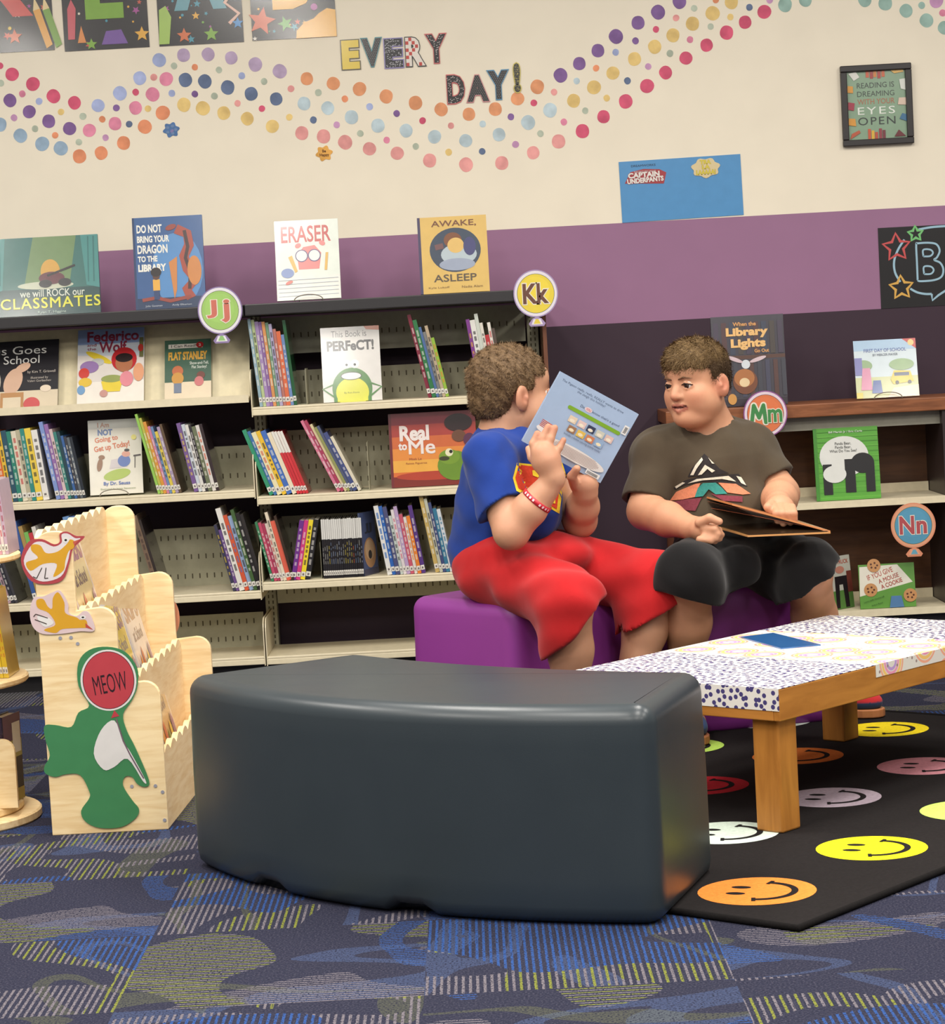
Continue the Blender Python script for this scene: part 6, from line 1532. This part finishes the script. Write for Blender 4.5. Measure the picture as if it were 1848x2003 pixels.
# ---------------------------------------------------------------- boy in brown, reading
def boy_brown():
    root = thing('person', pz(1450, 1400, 0), 'boy in brown mountain T-shirt and black shorts with an open book on his lap', 'person')
    SK1, SK2 = (194, 142, 111), (178, 112, 86)
    pel, bel, che = J(1428, 1085, 6.26), J(1412, 1000, 6.19), J(1398, 905, 6.20)
    nk, hd = J(1388, 845, 6.20), J(1362, 746, 6.14); sc = .965; zs = .985
    shR, elR, wrR = J(1287, 892, 6.20), J(1262, 1000, 6.13), J(1352, 1032, 5.96)
    shL, elL, wrL = J(1468, 884, 6.22), J(1527, 966, 6.16), J(1522, 986, 5.985)
    hpR, knR, anR = J(1385, 1095, 6.20), J(1350, 1128, 5.86), J(1338, 1385, 6.05)
    hpL, knL, anL = J(1480, 1090, 6.24), J(1580, 1120, 5.98), J(1616, 1362, 6.26)
    sk = Sdf()
    L, M, X, F_, U = head(sk, hd, (-.70, -.71, -.05), (-.02, 0, 1), sc, zs)
    sk.cone(L(0, -.02, -.055), nk + V3((0, .01, -.03)), .054, .062, .02)
    sk.cone(nk, che, .06, .105, .04).ell(che, (.125, .095, .10), None, .03).ell(bel, (.128, .115, .10), None, .04).ell(pel, (.13, .12, .085), None, .04)
    sk.chain([shR, elR], [.052, .046], .02); sk.chain([elR, elR * .5 + wrR * .5, wrR], [.046, .044, .028], .012)
    sk.chain([shL, elL], [.052, .046], .02); sk.chain([elL, elL * .5 + wrL * .5, wrL], [.047, .045, .031], .012)
    # right hand pinching the lower cover: thumb above, fingers below
    sk.chain([wrR, J(1374, 1034, 5.93)], [.028, .030], .01); sk.ell(J(1378, 1036, 5.925), (.036, .026, .026), None, .012)
    hand_chain(sk, [J(1368, 1022, 5.90), J(1388, 1013, 5.885), J(1407, 1020, 5.88)], .0125, .0088)
    for i, (x, y) in enumerate(((1398, 1036), (1403, 1045), (1399, 1053), (1390, 1058))):
        hand_chain(sk, [J(x - 22, y - 3, 5.90 - .004 * i), J(x, y - 1, 5.885), J(x + 8, y + 1, 5.905)], .0108 - .0006 * i, .0088 - .0005 * i)
    # left hand over the raised cover
    sk.chain([wrL, J(1524, 992, 5.95)], [.031, .032], .01); sk.ell(J(1525, 992, 5.945), (.036, .030, .024), None, .012)
    for i, (x0, x1, y1) in enumerate(((1512, 1521, 1021), (1525, 1532, 1027), (1537, 1546, 1025), (1547, 1554, 1019))):
        hand_chain(sk, [J(x0 + 2, 992, 5.915), J((x0 + x1) / 2 + 2, 1004, 5.885), J(x1, y1 - 3, 5.89)], .0112 - .0004 * i, .0092 - .0004 * i)
    hand_chain(sk, [J(1510, 984, 5.93), J(1502, 992, 5.905), J(1509, 1001, 5.905)], .0120, .0095)
    for hp, kn, an in ((hpR, knR, anR), (hpL, knL, anL)):
        sk.chain([hp, kn], [.085, .060], .03); sk.chain([kn, kn * .66 + an * .34, kn * .3 + an * .7, an], [.056, .056, .042, .033], .02)
        sk.cone(an, an + V3((.02, -.05, -.03)), .034, .03, .015)
    V, Q = mesh_field(sk, (.36, 5.70, .0), (1.04, 6.46, 1.16), .0033)
    # finer second pass for the head is not needed at this size: colour marks the features
    T = flat(len(V), SK1); W2 = np.array(lin(SK2))
    l = (V - hd) @ M.T / sc / V3((1, 1, zs))
    def blendw(w, c): T[:] = T * (1 - w[:, None]) + np.array(lin(c)) * w[:, None]
    def bl(c, r, a, col=SK2): blendw(np.clip(1 - np.linalg.norm(l - V3(c), axis=1) / r, 0, 1) * a, col)
    for s in (-1, 1): bl((s * .042, .062, -.035), .035, .6, (190, 116, 90)); bl((s * .08, -.012, -.014), .05, .7, (186, 106, 86))
    bl((0, .105, -.03), .022, .5, (188, 118, 94))
    x, y, z = l[:, 0], l[:, 1], l[:, 2]
    lip = (y > .070) & (((z + .0625) / .0125) ** 2 + (x / .0285) ** 2 < 1)
    blendw(lip * .6, (160, 84, 76))
    blendw(((abs(x) < .025) & (y > .062) & (abs(z + .0615 - 4 * x * x) < .0030)) * .85, (84, 38, 36))
    body = np_object('body', V, Q, SKIN, root, T)
    eyes(root, L, M, sc, (8, 0), (64, 44, 32))
    br = Sdf()
    for s in (-1, 1): br.chain([L(s * .012, .0885, .0135), L(s * .030, .0895, .0185), L(s * .050, .0735, .0135)], [.0022 * sc, .0026 * sc, .0013 * sc], .003)
    Vb, Qb = mesh_field(br, hd - .13, hd + .13, .0022); np_object('eyebrows', Vb, Qb, HAIRM, root, flat(len(Vb), (96, 68, 48)))
    la = Sdf()
    for s in (-1, 1): la.chain([L(s * .0155, .0825, -.0020), L(s * .030, .0868, .0018), L(s * .048, .0745, -.0026)], [.0014 * sc, .0021 * sc, .0014 * sc], .002)
    Vb, Qb = mesh_field(la, hd - .13, hd + .13, .0016); np_object('eyelashes', Vb, Qb, HAIRM, root, flat(len(Vb), (44, 30, 26)))
    # hair: short, longer on top with a combed-forward fringe, faded sides
    hr = Sdf(); hr.ell(L(0, -.013, .033), [.0775 * sc, .0965 * sc, .082 * sc * zs], M)
    hr.ell(L(0, .006, .066), [.068 * sc, .088 * sc, .052 * sc * zs], M, .012); hr.ell(L(0, .046, .050), [.058 * sc, .046 * sc, .034 * sc * zs], M, .012)
    hr.ell(L(0, -.05, -.01), [.060 * sc, .054 * sc, .05 * sc * zs], M, .02)
    def keep(P):
        l = (P - A3(hd)) @ A3(M).T / sc / A3((1, 1, zs)); x, y, z = l[:, 0], l[:, 1], l[:, 2]
        jag = .0025 * np.sin(x * 420) + .002 * np.sin(x * 190 + 1)
        a = .030 + jag + .35 * np.maximum(0, abs(x) - .045) - z
        b = np.maximum(y - .012 - .4 * (z - .0), -.004 - z); c = np.maximum(y + .034, -.058 - z)
        return np.minimum(np.minimum(a, b), c)
    hr.fn(keep)
    hr.disp = lambda P: (-.0012 * np.sin(P[:, 0] * 330 + P[:, 1] * 200 + 2 * np.sin(P[:, 2] * 200)) * np.sin(P[:, 2] * 310 + P[:, 1] * 120)).astype(np.float32)
    dark = np.array(lin((66, 50, 38)))
    def shade(VV, T_):
        q = (VV - hd) @ M.T / sc
        w = (np.clip((.062 - q[:, 2]) / .02, 0, 1) * np.clip((.045 - q[:, 1]) / .02, 0, 1))[:, None] * .75
        return T_ * (1 - w) + np.append(dark[:3], 1) * w
    fl = lambda P: np.tile(F_ * .9 + U * -.15, (len(P), 1)) + np.stack([np.sin(P[:, 2] * 200), np.sin(P[:, 0] * 160), np.sin(P[:, 1] * 180)], 1) * .35
    hair_mesh('hair', hr, hd - .14, hd + .15, root, (88, 68, 44), (134, 108, 72), fl, 8, n=14000, length=.012, shade=shade)
    # T-shirt
    sh = Sdf()
    sh.ell(che + V3((0, 0, .01)), (.130, .110, .105), None, .03).ell(bel + V3((0, -.01, 0)), (.140, .128, .12), None, .06).ell(pel + V3((0, 0, .03)), (.142, .132, .09), None, .05)
    sh.cone(shR, che, .066, .09, .04).cone(shL, che, .066, .09, .04).cone(nk + V3((0, .012, -.004)), che, .070, .11, .03)
    sh.cone(nk + V3((-.03, .012, -.02)), shR, .052, .06, .03).cone(nk + V3((.03, .012, -.02)), shL, .052, .06, .03)
    dR = dirn(shR, elR); eR = J(1262, 982, 6.15); dL = dirn(shL, elL); eL = J(1513, 948, 6.17)
    sl = Sdf().cone(shR - dR * .01, eR + dR * .03, .066, .060, 0).half(eR, dR); sl2 = Sdf().cone(shL, eL + dL * .03, .066, .062, 0).half(eL, dL + V3((.25, 0, 0)))
    sh.fn(lambda P: sl(P), 'u', .02); sh.fn(lambda P: sl2(P), 'u', .02)
    sh.cone(eR - dR * .006, elR + dR * .03, .0505, .0505, .004, 's'); sh.cone(eL - dL * .006, elL + dL * .04, .052, .052, .004, 's')
    sh.cone(L(0, -.02, -.05), nk + V3((-.005, -.012, .018)), .056, .066, .005, 's'); sh.cone(nk + V3((-.01, -.08, .045)), nk + V3((-.01, -.06, -.008)), .04, .012, .01, 's')
    sh.half((0, 0, .435), (0, 0, -1))
    sh.disp = folds(6, .0042, .08, (1, 1, .7))
    V, Q = mesh_field(sh, (.36, 5.95, .42), (1.02, 6.46, .98), .0042)
    np_object('t_shirt', V, Q, FAB, root, flat(len(V), (76, 66, 53)))
    z3 = lambda P: [tuple((1200 + x / 4.007, 630 + y / 4.007) for x, y in p) for p in P]
    DECAL(root, sh, z3([((640, 1210), (580, 1215), (610, 1150), (710, 1030), (770, 1085), (830, 1150), (905, 1185), (700, 1210)), ((470, 1300), (560, 1240), (700, 1205), (980, 1190), (1050, 1290), (930, 1270), (700, 1250), (560, 1280), (480, 1315))]), (52, 48, 48), 0, 6.05)
    DECAL(root, sh, z3([((600, 1200), (640, 1120), (690, 1060), (700, 1080), (650, 1150), (625, 1200)), ((660, 1200), (715, 1118), (795, 1165), (770, 1180), (735, 1150), (690, 1195)), ((580, 1265), (650, 1230), (900, 1205), (960, 1250), (850, 1230), (700, 1240)), ((740, 1060), (760, 1080), (790, 1110), (770, 1108)), ((960, 1205), (1000, 1215), (1040, 1280), (1000, 1262)), ((480, 1290), (540, 1255), (560, 1260), (490, 1305))]), (206, 198, 180), 1, 6.05)
    DECAL(root, sh, z3([((440, 1400), (490, 1330), (640, 1268), (680, 1262), (640, 1370), (540, 1390)), ((820, 1258), (960, 1268), (1075, 1345), (1010, 1352), (890, 1335), (850, 1290))]), (196, 122, 92), 1, 6.05)
    DECAL(root, sh, z3([((635, 1372), (660, 1300), (700, 1262), (800, 1258), (850, 1300), (890, 1345), (800, 1350), (745, 1310), (700, 1365))]), (56, 126, 118), 2, 6.05)
    DECAL(root, sh, z3([((430, 1412), (560, 1390), (690, 1375), (640, 1480), (500, 1470)), ((760, 1345), (900, 1360), (1010, 1365), (1010, 1410), (860, 1400))]), (116, 56, 66), 1, 6.05)
    # shorts
    st = Sdf(); st.ell(pel + V3((0, -.01, -.005)), (.150, .136, .085), None, .04)
    for hp, kn, an, c1, c2 in ((hpR, knR, anR, (1310, 1160), (1432, 1192)), (hpL, knL, anL, (1520, 1195), (1612, 1120))):
        dk = dirn(kn, an); dt = dirn(hp, kn); ke = kn + dt * .01
        leg = Sdf().chain([hp, ke, kn + dk * .07 + dt * .012, kn + dk * .17 + dt * .012], [.100, .075, .074, .080], .05)
        a, b = J(*c1, kn[1] - .02), J(*c2, kn[1] - .02); nrm = np.cross(V3((0, 1, 0)), b - a); nrm = nrm if nrm @ dk > 0 else -nrm
        leg.half(a, nrm); leg.cone(kn + dk * .03, an, .058, .078, 0, 's'); st.fn(lambda P, leg=leg: leg(P), 'u', .03)
    st.cone(J(1440, 1085, 6.1), J(1450, 1105, 5.95), .07, .05, .05)
    st.half((0, 0, .60), (0, 0, 1)); st.disp = folds(2, .007, .10, (1, 1, .6))
    V, Q = mesh_field(st, (.36, 5.70, .25), (1.04, 6.46, .64), .0058)
    np_object('shorts', V, Q, FAB, root, flat(len(V), (20, 19, 20)))
    for an, fdir, uc in ((anR, V3((.1, -1, 0)), (60, 84, 130)), (anL, V3((.9, -.45, 0)), (190, 50, 56))):
        fdir = fdir / np.linalg.norm(fdir); hl = V3((an[0], an[1], .011)) - fdir * .055; sneaker(root, hl, hl + fdir * .21, uc, (48, 62, 92), (186, 120, 76), thr=.042)
    # half-open book resting in his hands
    t = thing('picture_book', Vector(J(1500, 1035, 5.9)), 'half-open picture book with orange cover edges and shade-coloured inside held by the boy in brown', 'book')
    def board(q, th, m, nm):
        q = [Vector(J(*p)) for p in q]; n = (q[1] - q[0]).cross(q[3] - q[0]).normalized()
        if n.z < 0: n = -n
        MB().prism(q, n, -th, m).build(nm, t)
    lo = [(1402, 1030, 6.02), (1462, 1047, 5.82), (1624, 1040, 5.83), (1562, 1019, 6.03)]
    board(lo, .0045, mat((206, 150, 92), 'gloss'), 'lower_cover')
    board([(x * .96 + 1510 * .04, y * .96 + 1033 * .04 - 1.5, d) for x, y, d in lo], .0012, mat((58, 44, 30), 'gloss'), 'shaded_endpaper')  # sheet and inner pages coloured dark to imitate shade between the covers
    board([(1375, 969, 6.10), (1432, 985, 5.90), (1624, 1038, 5.83), (1562, 1018, 6.03)], .0045, mat((200, 128, 76), 'gloss'), 'upper_cover')
    for k in range(5):
        s = k / 5
        board([(1376, 991 - 3 * k, 6.09), (1472 - 6 * k, 1008 - 3.4 * k, 5.89), (1600, 1034 - .4 * k, 5.85), (1556, 1018, 6.03)], .0008, mat([(190, 110, 80), (60, 50, 48), (70, 60, 52), (90, 70, 56), (150, 100, 76)][k]), 'page')
boy_brown()
for o in list(bpy.data.objects):
    if 'label' in o and not 4 <= len(o['label'].split()) <= 16: print('LABEL', len(o['label'].split()), o['label'])
for o in list(bpy.data.objects):
    if o.type == 'MESH' and not o.data.materials: print('no material', o.name)
